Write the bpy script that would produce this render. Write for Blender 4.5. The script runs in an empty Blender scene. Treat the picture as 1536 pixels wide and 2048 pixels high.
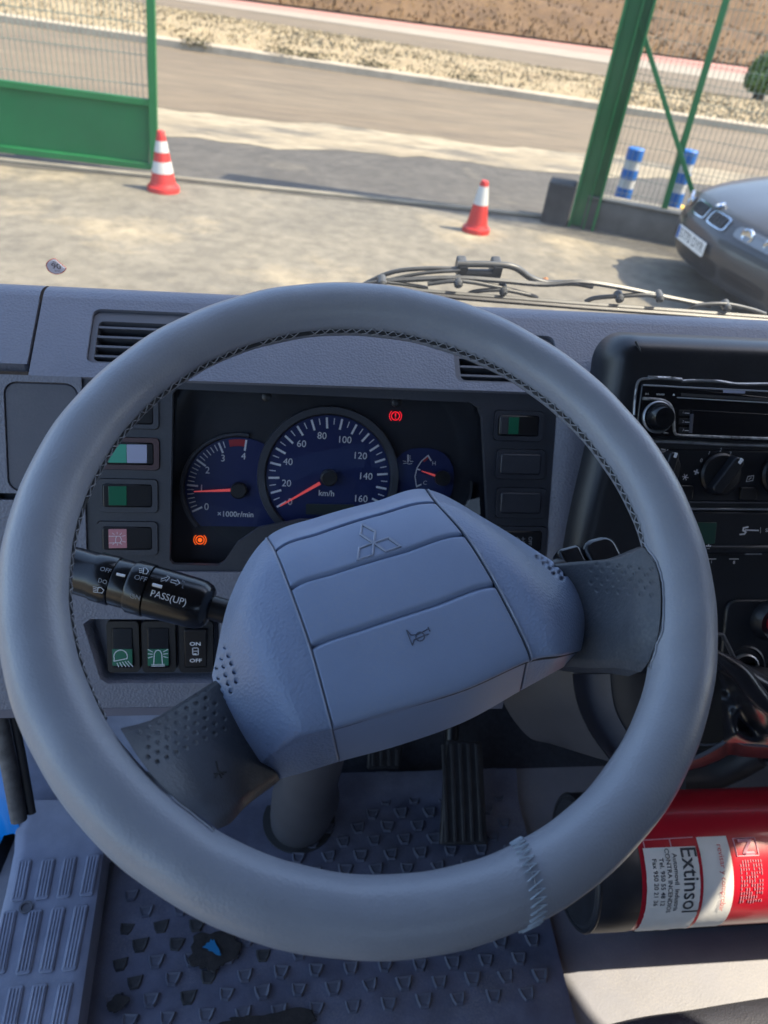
import bpy, bmesh, math, random
from mathutils import Vector as V, Matrix, geometry
random.seed(7)
S = bpy.context.scene
COL = S.collection
rad = math.radians

# ---------------------------------------------------------------- camera
# The cab frame is the world frame: X to the truck's right, Y forward, Z up.
F_PX = 1538.0
_X = V((12232, 166, 1538)).normalized()
_D = V((-(_X[1]*.809 + _X[2]*.588)/_X[0], .809, .588)).normalized()
_Y = (-_D).cross(_X)
CAM = V((0, 0, 2.1))
def c2w(v):
    v = V(v); return V((_X.dot(v), _Y.dot(v), -_D.dot(v)))
cd = bpy.data.cameras.new('camera'); co = bpy.data.objects.new('camera', cd); COL.objects.link(co)
_r, _d, _f = c2w((1, 0, 0)), c2w((0, 1, 0)), c2w((0, 0, 1))
co.matrix_world = Matrix(((_r.x, -_d.x, -_f.x, CAM.x), (_r.y, -_d.y, -_f.y, CAM.y), (_r.z, -_d.z, -_f.z, CAM.z), (0, 0, 0, 1)))
cd.sensor_fit = 'HORIZONTAL'; cd.sensor_width = 36; cd.lens = 36*F_PX/1536
cd.clip_start = .02; cd.clip_end = 2000
cd.dof.use_dof = True; cd.dof.focus_distance = .60; cd.dof.aperture_fstop = 13
S.camera = co

# ---------------------------------------------------------------- light
SUN_AZ, SUN_EL = 98.0, 53.0          # azimuth clockwise from the truck's nose
TO_SUN = V((math.sin(rad(SUN_AZ))*math.cos(rad(SUN_EL)), math.cos(rad(SUN_AZ))*math.cos(rad(SUN_EL)), math.sin(rad(SUN_EL))))
W = bpy.data.worlds.new('World'); S.world = W; W.use_nodes = True
nt = W.node_tree; bg = nt.nodes['Background']
sky = nt.nodes.new('ShaderNodeTexSky'); sky.sky_type = 'NISHITA'; sky.sun_disc = False
sky.sun_elevation = rad(SUN_EL); sky.sun_rotation = rad(SUN_AZ)
sky.air_density = 1.0; sky.dust_density = 1.5; sky.ozone_density = 1.0
nt.links.new(sky.outputs[0], bg.inputs[0]); bg.inputs[1].default_value = .15
sl = bpy.data.lights.new('sun', 'SUN'); sl.energy = 3.2; sl.angle = rad(.53); sl.color = (1, .87, .66)
so = bpy.data.objects.new('sun', sl); COL.objects.link(so)
so.rotation_euler = TO_SUN.to_track_quat('Z', 'Y').to_euler(); so.location = TO_SUN*30
S.view_settings.view_transform = 'Standard'; S.view_settings.look = 'None'
S.view_settings.gamma = 1; S.view_settings.use_curve_mapping = False
S.view_settings.exposure = 1.85

# ---------------------------------------------------------------- pixel -> place helpers (used to survey points on real planes)
def ray(px, py): return c2w(((px-768)/F_PX, (py-1024)/F_PX, 1))
def hit(px, py, o, n):
    d = ray(px, py); n = V(n)
    return CAM + d*((V(o)-CAM).dot(n)/d.dot(n))
def proj(P):
    d = P-CAM; z = d.dot(_f)
    return 768+F_PX*d.dot(_r)/z, 1024+F_PX*d.dot(_d)/z

class Fr:
    """a flat working frame: origin, two in-plane axes, outward normal"""
    def __init__(s, o, ax, n):
        s.o = V(o); s.n = V(n).normalized(); s.ax = (V(ax)-s.n*V(ax).dot(s.n)).normalized(); s.ay = s.n.cross(s.ax)
    def P(s, a, b, c=0): return s.o+s.ax*a+s.ay*b+s.n*c
    def pix(s, px, py, c=0):
        p = hit(px, py, s.o+s.n*c, s.n)-s.o
        return p.dot(s.ax), p.dot(s.ay)
    def W(s, px, py, c=0): return hit(px, py, s.o+s.n*c, s.n)
    def box(s, x0, y0, x1, y1, c=0):
        xm, ym = (x0+x1)/2, (y0+y1)/2
        return s.pix(x0, ym, c)[0], s.pix(xm, y1, c)[1], s.pix(x1, ym, c)[0], s.pix(xm, y0, c)[1]
    def poly(s, pts, c=0): return [s.pix(x, y, c) for x, y in pts]

# ---------------------------------------------------------------- mesh builder
_tc = {}
def text2d(s, shear=0, bold=0):
    k = (s, shear, bold)
    if k not in _tc:
        cu = bpy.data.curves.new('t', 'FONT'); cu.body = s; cu.size = 1; cu.align_x = 'CENTER'; cu.align_y = 'CENTER'
        cu.resolution_u = 3; cu.shear = shear; cu.offset = bold
        o = bpy.data.objects.new('t', cu); me = bpy.data.meshes.new_from_object(o)
        _tc[k] = ([tuple(v.co)[:2] for v in me.vertices], [tuple(p.vertices) for p in me.polygons])
        bpy.data.objects.remove(o); bpy.data.meshes.remove(me); bpy.data.curves.remove(cu)
    return _tc[k]

def rr(a0, b0, a1, b1, r, n=5):
    r = min(r, (a1-a0)/2*.99, (b1-b0)/2*.99); out = []
    for cx, cy, t0 in ((a1-r, b0+r, -90), (a1-r, b1-r, 0), (a0+r, b1-r, 90), (a0+r, b0+r, 180)):
        for k in range(n+1):
            t = rad(t0+90*k/n); out.append((cx+r*math.cos(t), cy+r*math.sin(t)))
    return out
def circ(cx, cy, r, n=32, r2=None): return [(cx+r*math.cos(2*math.pi*k/n), cy+(r2 or r)*math.sin(2*math.pi*k/n)) for k in range(n)]
def cr(p, t):
    """Catmull-Rom through the list p at parameter t in [0, len-1]"""
    n = len(p); i = min(int(t), n-2); u = t-i
    a = p[i-1] if i > 0 else p[i]*2-p[i+1]; b = p[i]; c = p[i+1]; d = p[i+2] if i+2 < n else p[i+1]*2-p[i]
    return (b*2+(c-a)*u+(a*2-b*5+c*4-d)*u*u+(b*3-a-c*3+d)*u**3)*.5
def smoothpath(p, k=8): return [cr(p, i/k) for i in range((len(p)-1)*k+1)]

class MB:
    def __init__(s): s.v = []; s.f = []
    def add(s, vs, fs):
        o = len(s.v); s.v += [V(x) for x in vs]; s.f += [tuple(i+o for i in f) for f in fs]; return s
    def prism(s, fr, pts, c0, c1, taper=0):
        n = len(pts); cx = sum(p[0] for p in pts)/n; cy = sum(p[1] for p in pts)/n
        t = [(cx+(a-cx)*(1-taper), cy+(b-cy)*(1-taper)) for a, b in pts]
        vs = [fr.P(a, b, c0) for a, b in pts]+[fr.P(a, b, c1) for a, b in t]
        return s.add(vs, [tuple(range(n-1, -1, -1)), tuple(range(n, 2*n))]+[(i, (i+1) % n, n+(i+1) % n, n+i) for i in range(n)])
    def plate(s, fr, pts, c):
        return s.add([fr.P(a, b, c) for a, b in pts], [tuple(range(len(pts)))])
    def panel(s, fr, outer, holes, c0, c1, hc=None, htaper=0):
        """plate with holes: front at c1, outer wall to c0, hole walls down to hc"""
        hc = c0 if hc is None else hc
        loops = [outer]+holes; flat = [p for l in loops for p in l]
        tri = geometry.tessellate_polygon([[V((a, b, 0)) for a, b in l] for l in loops])
        fs = []
        for t in tri:
            a, b, c = (V((flat[i][0], flat[i][1])) for i in t)
            fs.append(tuple(t) if (b-a).cross(c-a) > 0 else (t[0], t[2], t[1]))
        s.add([fr.P(a, b, c1) for a, b in flat], fs)
        for k, l in enumerate(loops):
            n = len(l); d = c0 if k == 0 else hc
            cx = sum(p[0] for p in l)/n; cy = sum(p[1] for p in l)/n; tp = htaper if k else 0
            lo = [(cx+(a-cx)*(1-tp), cy+(b-cy)*(1-tp)) for a, b in l]
            area = sum(l[i][0]*l[(i+1) % n][1]-l[(i+1) % n][0]*l[i][1] for i in range(n))
            w = [(i, n+i, n+(i+1) % n, (i+1) % n) for i in range(n)]
            if (area > 0) == (k == 0): w = [x[::-1] for x in w]
            s.add([fr.P(a, b, c1) for a, b in l]+[fr.P(a, b, d) for a, b in lo], w)
        return s
    def box(s, c, size, ax=(1, 0, 0), n=(0, 0, 1)):
        f = Fr(c, ax, n); a, b, h = size[0]/2, size[1]/2, size[2]/2
        return s.prism(f, [(-a, -b), (a, -b), (a, b), (-a, b)], -h, h)
    def tube(s, path, r, n=10, cap=True, closed=False):
        m = len(path); rs = r if isinstance(r, (list, tuple)) else [r]*m
        up = None; rings = []
        for i, p in enumerate(path):
            q0 = path[(i-1) % m] if (closed or i > 0) else p; q1 = path[(i+1) % m] if (closed or i < m-1) else p
            t = (q1-q0).normalized()
            if up is None: up = t.orthogonal().normalized()
            up = (up-t*up.dot(t)).normalized(); sd = t.cross(up)
            rings.append([p+(up*math.cos(2*math.pi*k/n)+sd*math.sin(2*math.pi*k/n))*rs[i] for k in range(n)])
        fs = []
        for i in range(m if closed else m-1):
            j = (i+1) % m
            fs += [(i*n+k, i*n+(k+1) % n, j*n+(k+1) % n, j*n+k) for k in range(n)]
        if cap and not closed: fs += [tuple(range(n-1, -1, -1)), tuple((m-1)*n+k for k in range(n))]
        return s.add([p for g in rings for p in g], fs)
    def lathe(s, o, axis, prof, n=32, up=None, cap=True):
        """prof: list of (distance along axis, radius)"""
        o = V(o); axis = V(axis).normalized(); u = V(up) if up else axis.orthogonal(); u = (u-axis*u.dot(axis)).normalized(); w = axis.cross(u)
        vs = []
        for d, r in prof: vs += [o+axis*d+(u*math.cos(2*math.pi*k/n)+w*math.sin(2*math.pi*k/n))*r for k in range(n)]
        m = len(prof); fs = [(i*n+k, i*n+(k+1) % n, (i+1)*n+(k+1) % n, (i+1)*n+k) for i in range(m-1) for k in range(n)]
        if cap: fs += [tuple(range(n-1, -1, -1)), tuple((m-1)*n+k for k in range(n))]
        return s.add(vs, fs)
    def grid(s, rows, wrap=False):
        n = len(rows[0]); m = len(rows); vs = [p for r in rows for p in r]; fs = []
        for i in range(m-1):
            for k in range(n if wrap else n-1): fs.append((i*n+k, i*n+(k+1) % n, (i+1)*n+(k+1) % n, (i+1)*n+k))
        return s.add(vs, fs)
    def text(s, st, fn, size, shear=0, bold=0, rot=0):
        vs, fs = text2d(st, shear, bold); c, w = math.cos(rot), math.sin(rot)
        return s.add([fn((x*c-y*w)*size, (x*w+y*c)*size) for x, y in vs], fs)
    def ftext(s, fr, st, px, py, hpx, c, rot=0, bold=0, shear=0, sx=1):
        a, b = fr.pix(px, py, c); a2, b2 = fr.pix(px, py+hpx, c); size = math.hypot(a2-a, b2-b)/.7
        return s.text(st, lambda x, y: fr.P(a+x*sx, b+y, c), size, shear, bold, rot)
    def stroke(s, fr, pts, w, c, closed=False, h=.0004):
        """flat line of width w along 2-D points"""
        n = len(pts)
        for i in range(n if closed else n-1):
            p = V(pts[i]); q = V(pts[(i+1) % n]); t = (q-p)
            if t.length < 1e-7: continue
            t.normalize(); m = V((-t.y, t.x))*w/2; p = p-t*w*.3; q = q+t*w*.3
            s.add([fr.P(*(p-m), c), fr.P(*(q-m), c), fr.P(*(q+m), c), fr.P(*(p+m), c)], [(0, 1, 2, 3)])
        return s

# ---------------------------------------------------------------- objects
ORG = {}
def thing(name, label, cat, loc, group=None, kind=None):
    o = bpy.data.objects.new(name, None); COL.objects.link(o); o.location = loc; o.empty_display_size = .05
    ORG[o] = V(loc); o['label'] = label; o['category'] = cat
    if group: o['group'] = group
    if kind: o['kind'] = kind
    return o
def ob(name, mb, mat, parent=None, smooth=None, bevel=0, label=None, cat=None, group=None, kind=None, seg=2, sub=0, recalc=False):
    if parent is not None: org = ORG[parent]
    else:
        xs = [v.x for v in mb.v]; ys = [v.y for v in mb.v]; zs = [v.z for v in mb.v]
        org = V(((min(xs)+max(xs))/2, (min(ys)+max(ys))/2, min(zs)))
    me = bpy.data.meshes.new(name); me.from_pydata([tuple(v-org) for v in mb.v], [], mb.f)
    if recalc:
        b = bmesh.new(); b.from_mesh(me); bmesh.ops.remove_doubles(b, verts=b.verts, dist=1e-6); bmesh.ops.recalc_face_normals(b, faces=b.faces); b.to_mesh(me); b.free()
    me.materials.append(mat); o = bpy.data.objects.new(name, me); COL.objects.link(o)
    if smooth is not None:
        me.shade_smooth(); me.set_sharp_from_angle(angle=rad(smooth))
    if bevel:
        m = o.modifiers.new('bevel', 'BEVEL'); m.width = bevel; m.segments = seg; m.limit_method = 'ANGLE'; m.angle_limit = rad(40)
        me.shade_smooth(); me.set_sharp_from_angle(angle=rad(60))
    if sub:
        m = o.modifiers.new('sub', 'SUBSURF'); m.levels = sub; m.render_levels = sub
    if parent is not None: o.parent = parent
    else: o.location = org
    ORG[o] = org
    if label: o['label'] = label
    if cat: o['category'] = cat
    if group: o['group'] = group
    if kind: o['kind'] = kind
    return o
def piece(name, me, loc, parent, rot=None, scale=None):
    o = bpy.data.objects.new(name, me); COL.objects.link(o); o.parent = parent; o.location = V(loc)-ORG[parent]
    if rot: o.rotation_euler = rot
    if scale: o.scale = scale
    ORG[o] = V(loc); return o
def rawmesh(name, mb, mat, smooth=None):
    me = bpy.data.meshes.new(name); me.from_pydata([tuple(v) for v in mb.v], [], mb.f); me.materials.append(mat)
    if smooth is not None: me.shade_smooth(); me.set_sharp_from_angle(angle=rad(smooth))
    return me

# ---------------------------------------------------------------- materials
def mat(name, col, rough=.5, metal=0, var=0, vs=6, bump=0, bs=300, kind='noise', emit=None, coat=0, col2=None, dust=0, dcol=(.42, .40, .37),  rvar=0, spec=None, bd=.001):
    m = bpy.data.materials.new(name); m.use_nodes = True; t = m.node_tree; p = t.nodes['Principled BSDF']
    N = lambda k: t.nodes.new(k); L = t.links.new
    p.inputs['Base Color'].default_value = (*col, 1); p.inputs['Roughness'].default_value = rough; p.inputs['Metallic'].default_value = metal
    if spec is not None: p.inputs['Specular IOR Level'].default_value = spec
    if coat: p.inputs['Coat Weight'].default_value = coat; p.inputs['Coat Roughness'].default_value = .08
    tc = N('ShaderNodeTexCoord')
    if var or col2:
        n = N('ShaderNodeTexNoise'); n.inputs['Scale'].default_value = vs; n.inputs['Detail'].default_value = 6; n.inputs['Roughness'].default_value = .6
        L(tc.outputs['Object'], n.inputs['Vector'])
        r = N('ShaderNodeValToRGB'); c2 = col2 or tuple(x*(1+var) for x in col); c1 = col if col2 else tuple(x*(1-var) for x in col)
        r.color_ramp.elements[0].position = .35; r.color_ramp.elements[1].position = .66
        r.color_ramp.elements[0].color = (*c1, 1); r.color_ramp.elements[1].color = (*c2, 1)
        L(n.outputs['Fac'], r.inputs['Fac']); L(r.outputs['Color'], p.inputs['Base Color'])
        if rvar:
            mr = N('ShaderNodeMapRange'); mr.inputs['To Min'].default_value = rough-rvar; mr.inputs['To Max'].default_value = rough+rvar
            L(n.outputs['Fac'], mr.inputs['Value']); L(mr.outputs['Result'], p.inputs['Roughness'])
    if dust:
        # settled dust and small scuffs: broad smudges times fine speckle
        src = p.inputs['Base Color'].links[0].from_socket if p.inputs['Base Color'].links else None
        n1 = N('ShaderNodeTexNoise'); n1.inputs['Scale'].default_value = 7; n1.inputs['Detail'].default_value = 8; n1.inputs['Roughness'].default_value = .7
        n2 = N('ShaderNodeTexNoise'); n2.inputs['Scale'].default_value = 420; n2.inputs['Detail'].default_value = 2
        n3 = N('ShaderNodeTexVoronoi'); n3.inputs['Scale'].default_value = 95
        for q in (n1, n2, n3): L(tc.outputs['Object'], q.inputs['Vector'])
        r1 = N('ShaderNodeMapRange'); r1.inputs['From Min'].default_value = .42; r1.inputs['From Max'].default_value = .75; L(n1.outputs['Fac'], r1.inputs['Value'])
        r2 = N('ShaderNodeMapRange'); r2.inputs['From Min'].default_value = .35; r2.inputs['From Max'].default_value = .7; L(n2.outputs['Fac'], r2.inputs['Value'])
        r3 = N('ShaderNodeMapRange'); r3.inputs['From Min'].default_value = .09; r3.inputs['From Max'].default_value = .05; L(n3.outputs['Distance'], r3.inputs['Value'])
        a1 = N('ShaderNodeMath'); a1.operation = 'MULTIPLY'; L(r1.outputs[0], a1.inputs[0]); L(r2.outputs[0], a1.inputs[1])
        a3 = N('ShaderNodeMath'); a3.operation = 'MULTIPLY'; L(r3.outputs[0], a3.inputs[0]); L(r1.outputs[0], a3.inputs[1])
        a2 = N('ShaderNodeMath'); a2.operation = 'ADD'; L(a1.outputs[0], a2.inputs[0]); L(a3.outputs[0], a2.inputs[1])
        a4 = N('ShaderNodeMath'); a4.operation = 'MULTIPLY'; a4.use_clamp = True; a4.inputs[1].default_value = dust; L(a2.outputs[0], a4.inputs[0])
        mx = N('ShaderNodeMix'); mx.data_type = 'RGBA'; L(a4.outputs[0], mx.inputs['Factor']); mx.inputs[7].default_value = (*dcol, 1)
        if src: L(src, mx.inputs[6])
        else: mx.inputs[6].default_value = (*col, 1)
        L(mx.outputs[2], p.inputs['Base Color'])
        if not p.inputs['Roughness'].links:
            rr_ = N('ShaderNodeMapRange'); rr_.inputs['To Min'].default_value = rough-.07; rr_.inputs['To Max'].default_value = rough+.14; L(n1.outputs['Fac'], rr_.inputs['Value']); L(rr_.outputs[0], p.inputs['Roughness'])
    if bump:
        if kind == 'voronoi':
            n = N('ShaderNodeTexVoronoi'); n.inputs['Scale'].default_value = bs; out = n.outputs['Distance']
        else:
            n = N('ShaderNodeTexNoise'); n.inputs['Scale'].default_value = bs; n.inputs['Detail'].default_value = 3; out = n.outputs['Fac']
        L(tc.outputs['Object'], n.inputs['Vector'])
        b = N('ShaderNodeBump'); b.inputs['Strength'].default_value = bump; b.inputs['Distance'].default_value = bd
        L(out, b.inputs['Height']); L(b.outputs['Normal'], p.inputs['Normal'])
    if emit:
        p.inputs['Emission Color'].default_value = (*col, 1); p.inputs['Emission Strength'].default_value = emit
    return m
m_leather = mat('wheel_leather', (.27, .288, .33), .30, var=.05, vs=14, bump=.22, bs=620, kind='voronoi', bd=.0006, dust=.2)
m_thread = mat('thread', (.30, .31, .34), .5)
m_seam = mat('seam_dark', (.028, .03, .034), .7)
m_hub = mat('hub_plastic', (.25, .315, .46), .38, var=.04, vs=18, bump=.14, bs=1100, bd=.0005, dust=.22)
m_hubgrain = mat('hub_grained_plastic', (.24, .305, .45), .38, var=.04, vs=18, bump=.34, bs=520, kind='voronoi', bd=.001, dust=.18)
m_spoke = mat('spoke_rubber', (.055, .062, .075), .38, var=.12, vs=40, bump=.16, bs=520, kind='voronoi', bd=.001, dust=.12)
m_wear = mat('worn_foam', (.16, .11, .07), .9, var=.3, vs=60)
m_dash = mat('dash_plastic', (.15, .162, .205), .45, var=.06, vs=9, bump=.42, bs=420, kind='voronoi', bd=.0011, dust=.14)
m_dash2 = mat('dash_cover_plastic', (.085, .09, .115), .5, var=.06, vs=20, bump=.25, bs=600, bd=.0006, dust=.16)
m_fascia = mat('fascia_plastic', (.03, .034, .046), .42, var=.06, vs=30, bump=.25, bs=800, bd=.0005, dust=.05)
m_black = mat('black_plastic', (.008, .0085, .011), .38, var=.15, vs=30, bump=.1, bs=900, bd=.0004)
m_gloss = mat('gloss_black', (.007, .008, .011), .22, var=.1, vs=20)
m_console = mat('console_plastic', (.011, .013, .018), .34, var=.1, vs=25, bump=.15, bs=700, bd=.0005, dust=.03)
m_silver = mat('silver_trim', (.34, .36, .39), .34, metal=.6, var=.25, vs=60)
m_grille = mat('vent_plastic', (.10, .105, .125), .5, var=.05, vs=30)
m_print = mat('white_print', (.72, .74, .78), .6)
m_printdim = mat('grey_print', (.33, .35, .39), .6)
m_navy = mat('dial_navy', (.012, .022, .10), .4)
m_cluster = mat('cluster_dark', (.016, .018, .025), .55, var=.08, vs=30)
m_needle = mat('needle_red', (.75, .09, .09), .4, emit=.12)
m_redmark = mat('dial_red', (.42, .03, .04), .5)
m_hubcap = mat('needle_cap', (.016, .016, .018), .45)
m_warnred = mat('lamp_red', (1, .02, .04), .4, emit=.25)
m_warnora = mat('lamp_orange', (1, .14, .01), .4, emit=.3)
m_green = mat('lens_green', (.01, .12, .065), .3)
m_teal = mat('lens_teal', (.06, .32, .23), .3)
m_lav = mat('lens_lavender', (.33, .36, .50), .35)
m_pink = mat('lens_pink', (.50, .22, .25), .35)
m_brownframe = mat('brown_frame', (.055, .028, .032), .4)
m_mat = mat('floor_rubber', (.092, .102, .155), .38, var=.2, vs=22, bump=.3, bs=260, rvar=.1, dust=.25)
m_tread = mat('tread_plastic', (.19, .215, .30), .45, var=.12, vs=30, bump=.15, bs=500, bd=.0006, dust=.3)
m_kick = mat('kick_plastic', (.135, .142, .19), .5, var=.07, vs=14, bump=.15, bs=500, bd=.0006)
m_grime = mat('grime', (.018, .016, .017), .8, var=.4, vs=90, bump=.5, bs=500)
m_rubber = mat('seal_rubber', (.10, .10, .105), .75, var=.3, vs=60, bump=.3, bs=300)
m_pedal = mat('pedal_rubber', (.022, .023, .028), .55, var=.3, vs=60)
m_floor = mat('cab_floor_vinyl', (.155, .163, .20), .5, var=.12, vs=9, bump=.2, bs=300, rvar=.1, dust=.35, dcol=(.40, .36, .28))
m_toeshade = mat('toe_board_shade', (.022, .025, .036), .85, var=.25, vs=120, bump=.6, bs=600)  # near-black base colour paints in the shade of the footwell
m_bluepaint = mat('blue_paint', (.005, .24, .72), .3, coat=.6)
m_steel = mat('worn_steel', (.42, .42, .42), .38, metal=.8, var=.2, vs=60)
m_seat = mat('seat_vinyl', (.05, .054, .07), .5, var=.1, vs=30, bump=.4, bs=420, kind='voronoi')
m_boot = mat('boot_leather', (.014, .014, .018), .28, var=.2, vs=20, bump=.3, bs=120)
m_grey = mat('column_plastic', (.06, .062, .072), .48, var=.08, vs=20, bump=.12, bs=600)
m_exred = mat('extinguisher_red', (.46, .010, .026), .3, var=.10, vs=14, coat=.25, rvar=.06)
m_exblack = mat('extinguisher_base', (.018, .02, .026), .45, var=.3, vs=25)
m_sticker = mat('sticker_white', (.72, .72, .70), .5, var=.05, vs=30, bump=.25, bs=60, bd=.002)
m_ink = mat('ink_dark', (.045, .05, .06), .6)
m_inkred = mat('ink_red', (.55, .05, .05), .6)
m_inkpink = mat('ink_pale_red', (.62, .30, .36), .6)
def glassmat(name, tint, refl, rough=.02):
    m = bpy.data.materials.new(name); m.use_nodes = True; t = m.node_tree
    for n in list(t.nodes): t.nodes.remove(n)
    o = t.nodes.new('ShaderNodeOutputMaterial'); mx = t.nodes.new('ShaderNodeMixShader'); a = t.nodes.new('ShaderNodeBsdfTransparent'); g = t.nodes.new('ShaderNodeBsdfGlossy'); fr = t.nodes.new('ShaderNodeFresnel'); ml = t.nodes.new('ShaderNodeMath')
    a.inputs[0].default_value = (*tint, 1); g.inputs['Roughness'].default_value = rough; fr.inputs[0].default_value = 1.45
    ml.operation = 'MULTIPLY'; ml.inputs[1].default_value = refl
    t.links.new(fr.outputs[0], ml.inputs[0]); t.links.new(ml.outputs[0], mx.inputs[0]); t.links.new(a.outputs[0], mx.inputs[1]); t.links.new(g.outputs[0], mx.inputs[2]); t.links.new(mx.outputs[0], o.inputs[0])
    return m
def dusty(m, amt):
    t = m.node_tree; out = [n for n in t.nodes if n.type == 'OUTPUT_MATERIAL'][0]; src = out.inputs[0].links[0].from_socket
    d = t.nodes.new('ShaderNodeBsdfDiffuse'); d.inputs[0].default_value = (.75, .73, .70, 1); tr = t.nodes.new('ShaderNodeBsdfTranslucent'); tr.inputs[0].default_value = (.75, .73, .70, 1); a = t.nodes.new('ShaderNodeAddShader')
    t.links.new(d.outputs[0], a.inputs[0]); t.links.new(tr.outputs[0], a.inputs[1])
    tc = t.nodes.new('ShaderNodeTexCoord'); n = t.nodes.new('ShaderNodeTexNoise'); n.inputs['Scale'].default_value = 5; n.inputs['Detail'].default_value = 9; n.inputs['Roughness'].default_value = .7; t.links.new(tc.outputs['Object'], n.inputs['Vector'])
    r = t.nodes.new('ShaderNodeMapRange'); r.inputs['From Min'].default_value = .3; r.inputs['From Max'].default_value = .8; r.inputs['To Min'].default_value = amt*.4; r.inputs['To Max'].default_value = amt*2; t.links.new(n.outputs['Fac'], r.inputs['Value'])
    mx = t.nodes.new('ShaderNodeMixShader'); t.links.new(r.outputs[0], mx.inputs[0]); t.links.new(src, mx.inputs[1]); t.links.new(a.outputs[0], mx.inputs[2]); t.links.new(mx.outputs[0], out.inputs[0]); return m
m_glass = glassmat('windscreen_glass', (.96, .975, .97), .6); dusty(m_glass, .010)
m_lens = glassmat('cluster_lens', (.9, .92, .95), .8)
# ================================================================ OUTSIDE
ZG = V((.0344, -.0084, .9995)).normalized(); XG = (V((1, 0, 0))-ZG*ZG.x).normalized(); YG = ZG.cross(XG)
def G(x, y, z=0): return XG*x+YG*y+ZG*z
def GP(px, py, z=0): return hit(px, py, ZG*z, ZG)
def gl(P): return P.dot(XG), P.dot(YG), P.dot(ZG)
def gheight(base, py):
    """height on the vertical through base that the picture row py reaches"""
    lo, hi = 0.0, 6.0
    for _ in range(40):
        m = (lo+hi)/2
        if proj(base+ZG*m)[1] > py: lo = m
        else: hi = m
    return lo

def ground_mat(name, c1, c2, c3, s1, s2, rough=.9, bump=.3, bs=30, stretch=(1, 1, 1), p1=(.4, .6), p2=(.45, .62)):
    m = bpy.data.materials.new(name); m.use_nodes = True; t = m.node_tree; p = t.nodes['Principled BSDF']; N = t.nodes.new; L = t.links.new
    tc = N('ShaderNodeTexCoord'); mp = N('ShaderNodeMapping'); mp.inputs['Scale'].default_value = stretch; L(tc.outputs['Object'], mp.inputs[0])
    def noise(sc, det=8):
        n = N('ShaderNodeTexNoise'); n.inputs['Scale'].default_value = sc; n.inputs['Detail'].default_value = det; n.inputs['Roughness'].default_value = .65; L(mp.outputs[0], n.inputs['Vector']); return n
    def ramp(n, pos):
        r = N('ShaderNodeMapRange'); r.inputs['From Min'].default_value, r.inputs['From Max'].default_value = pos; L(n.outputs['Fac'], r.inputs['Value']); return r
    def mix(fac, a, b):
        x = N('ShaderNodeMix'); x.data_type = 'RGBA'; L(fac.outputs['Result'], x.inputs['Factor'])
        for k, v in ((6, a), (7, b)):
            if isinstance(v, tuple): x.inputs[k].default_value = (*v, 1)
            else: L(v.outputs[2], x.inputs[k])
        return x
    a = mix(ramp(noise(s1), p1), c1, c2); b = mix(ramp(noise(s2), p2), a, c3)
    f = ramp(noise(7, 12), (.34, .66)); 
    ml = N('ShaderNodeMix'); ml.data_type = 'RGBA'; ml.blend_type = 'MULTIPLY'; ml.inputs['Factor'].default_value = .38
    L(b.outputs[2], ml.inputs[6]); cb = N('ShaderNodeCombineColor'); [L(f.outputs['Result'], cb.inputs[i]) for i in range(3)]; L(cb.outputs[0], ml.inputs[7])
    L(ml.outputs[2], p.inputs['Base Color']); p.inputs['Roughness'].default_value = rough
    bm_ = N('ShaderNodeBump'); bm_.inputs['Strength'].default_value = bump; bm_.inputs['Distance'].default_value = .02; L(noise(bs, 6).outputs['Fac'], bm_.inputs['Height']); L(bm_.outputs[0], p.inputs['Normal'])
    return m
m_yard = ground_mat('yard_concrete', (.14, .126, .098), (.172, .153, .116), (.30, .25, .165), .9, .55, p1=(.40, .60), p2=(.53, .66))
m_apron = ground_mat('apron_concrete', (.062, .057, .049), (.082, .075, .064), (.14, .124, .095), 1.4, .9, p2=(.60, .75))
m_road = ground_mat('road_asphalt', (.14, .107, .068), (.165, .128, .083), (.118, .092, .06), .5, 1.0, stretch=(.16, 1, 1), bs=60, bump=.2)
m_sand = ground_mat('sand_shoulder', (.24, .20, .135), (.30, .255, .175), (.135, .118, .09), 1.2, 1.6, p2=(.5, .62), stretch=(.5, 1.2, 1))
m_verge = ground_mat('dry_verge', (.265, .20, .11), (.31, .25, .15), (.185, .13, .065), 3.0, 1.1, bump=.9, bs=14, p2=(.56, .72))
m_kerb = mat('kerb_concrete', (.29, .25, .19), .9, var=.15, vs=4)
m_kerbdark = mat('gate_track', (.20, .18, .14), .9, var=.2, vs=3)  # plain tone of the gate track
m_pink = m_pink
m_pinkpave = mat('pink_paving', (.31, .15, .115), .9, var=.1, vs=3)
m_pave = mat('pavement', (.225, .195, .152), .9, var=.08, vs=2)
m_hill = ground_mat('dry_hill', (.115, .062, .022), (.138, .078, .030), (.088, .047, .017), .25, .9, bump=1.0, bs=5)
m_straw = mat('straw', (.14, .082, .032), .9, var=.3, vs=.7)
m_strawpale = mat('pale_straw', (.28, .23, .145), .9, var=.3, vs=1.5)
m_greenp = mat('green_paint', (.002, .115, .028), .5, var=.10, vs=3, coat=.2, rvar=.08)
m_greensheet = mat('green_sheet', (.002, .11, .028), .55, var=.10, vs=2, bump=.2, bs=8)
m_wire = mat('galvanised_wire', (.22, .25, .20), .5, metal=.3)
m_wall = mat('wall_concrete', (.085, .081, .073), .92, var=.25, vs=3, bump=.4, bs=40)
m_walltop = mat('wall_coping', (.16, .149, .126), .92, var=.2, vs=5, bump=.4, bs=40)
m_conered = mat('cone_red', (.40, .022, .016), .5, var=.08, vs=9)
m_conewhite = mat('cone_white', (.42, .41, .385), .45, var=.06, vs=9)
m_bollblue = mat('bollard_blue', (.005, .095, .33), .45, var=.06, vs=6)
m_yellow = mat('yellow_paint', (.68, .42, .04), .6)
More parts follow.
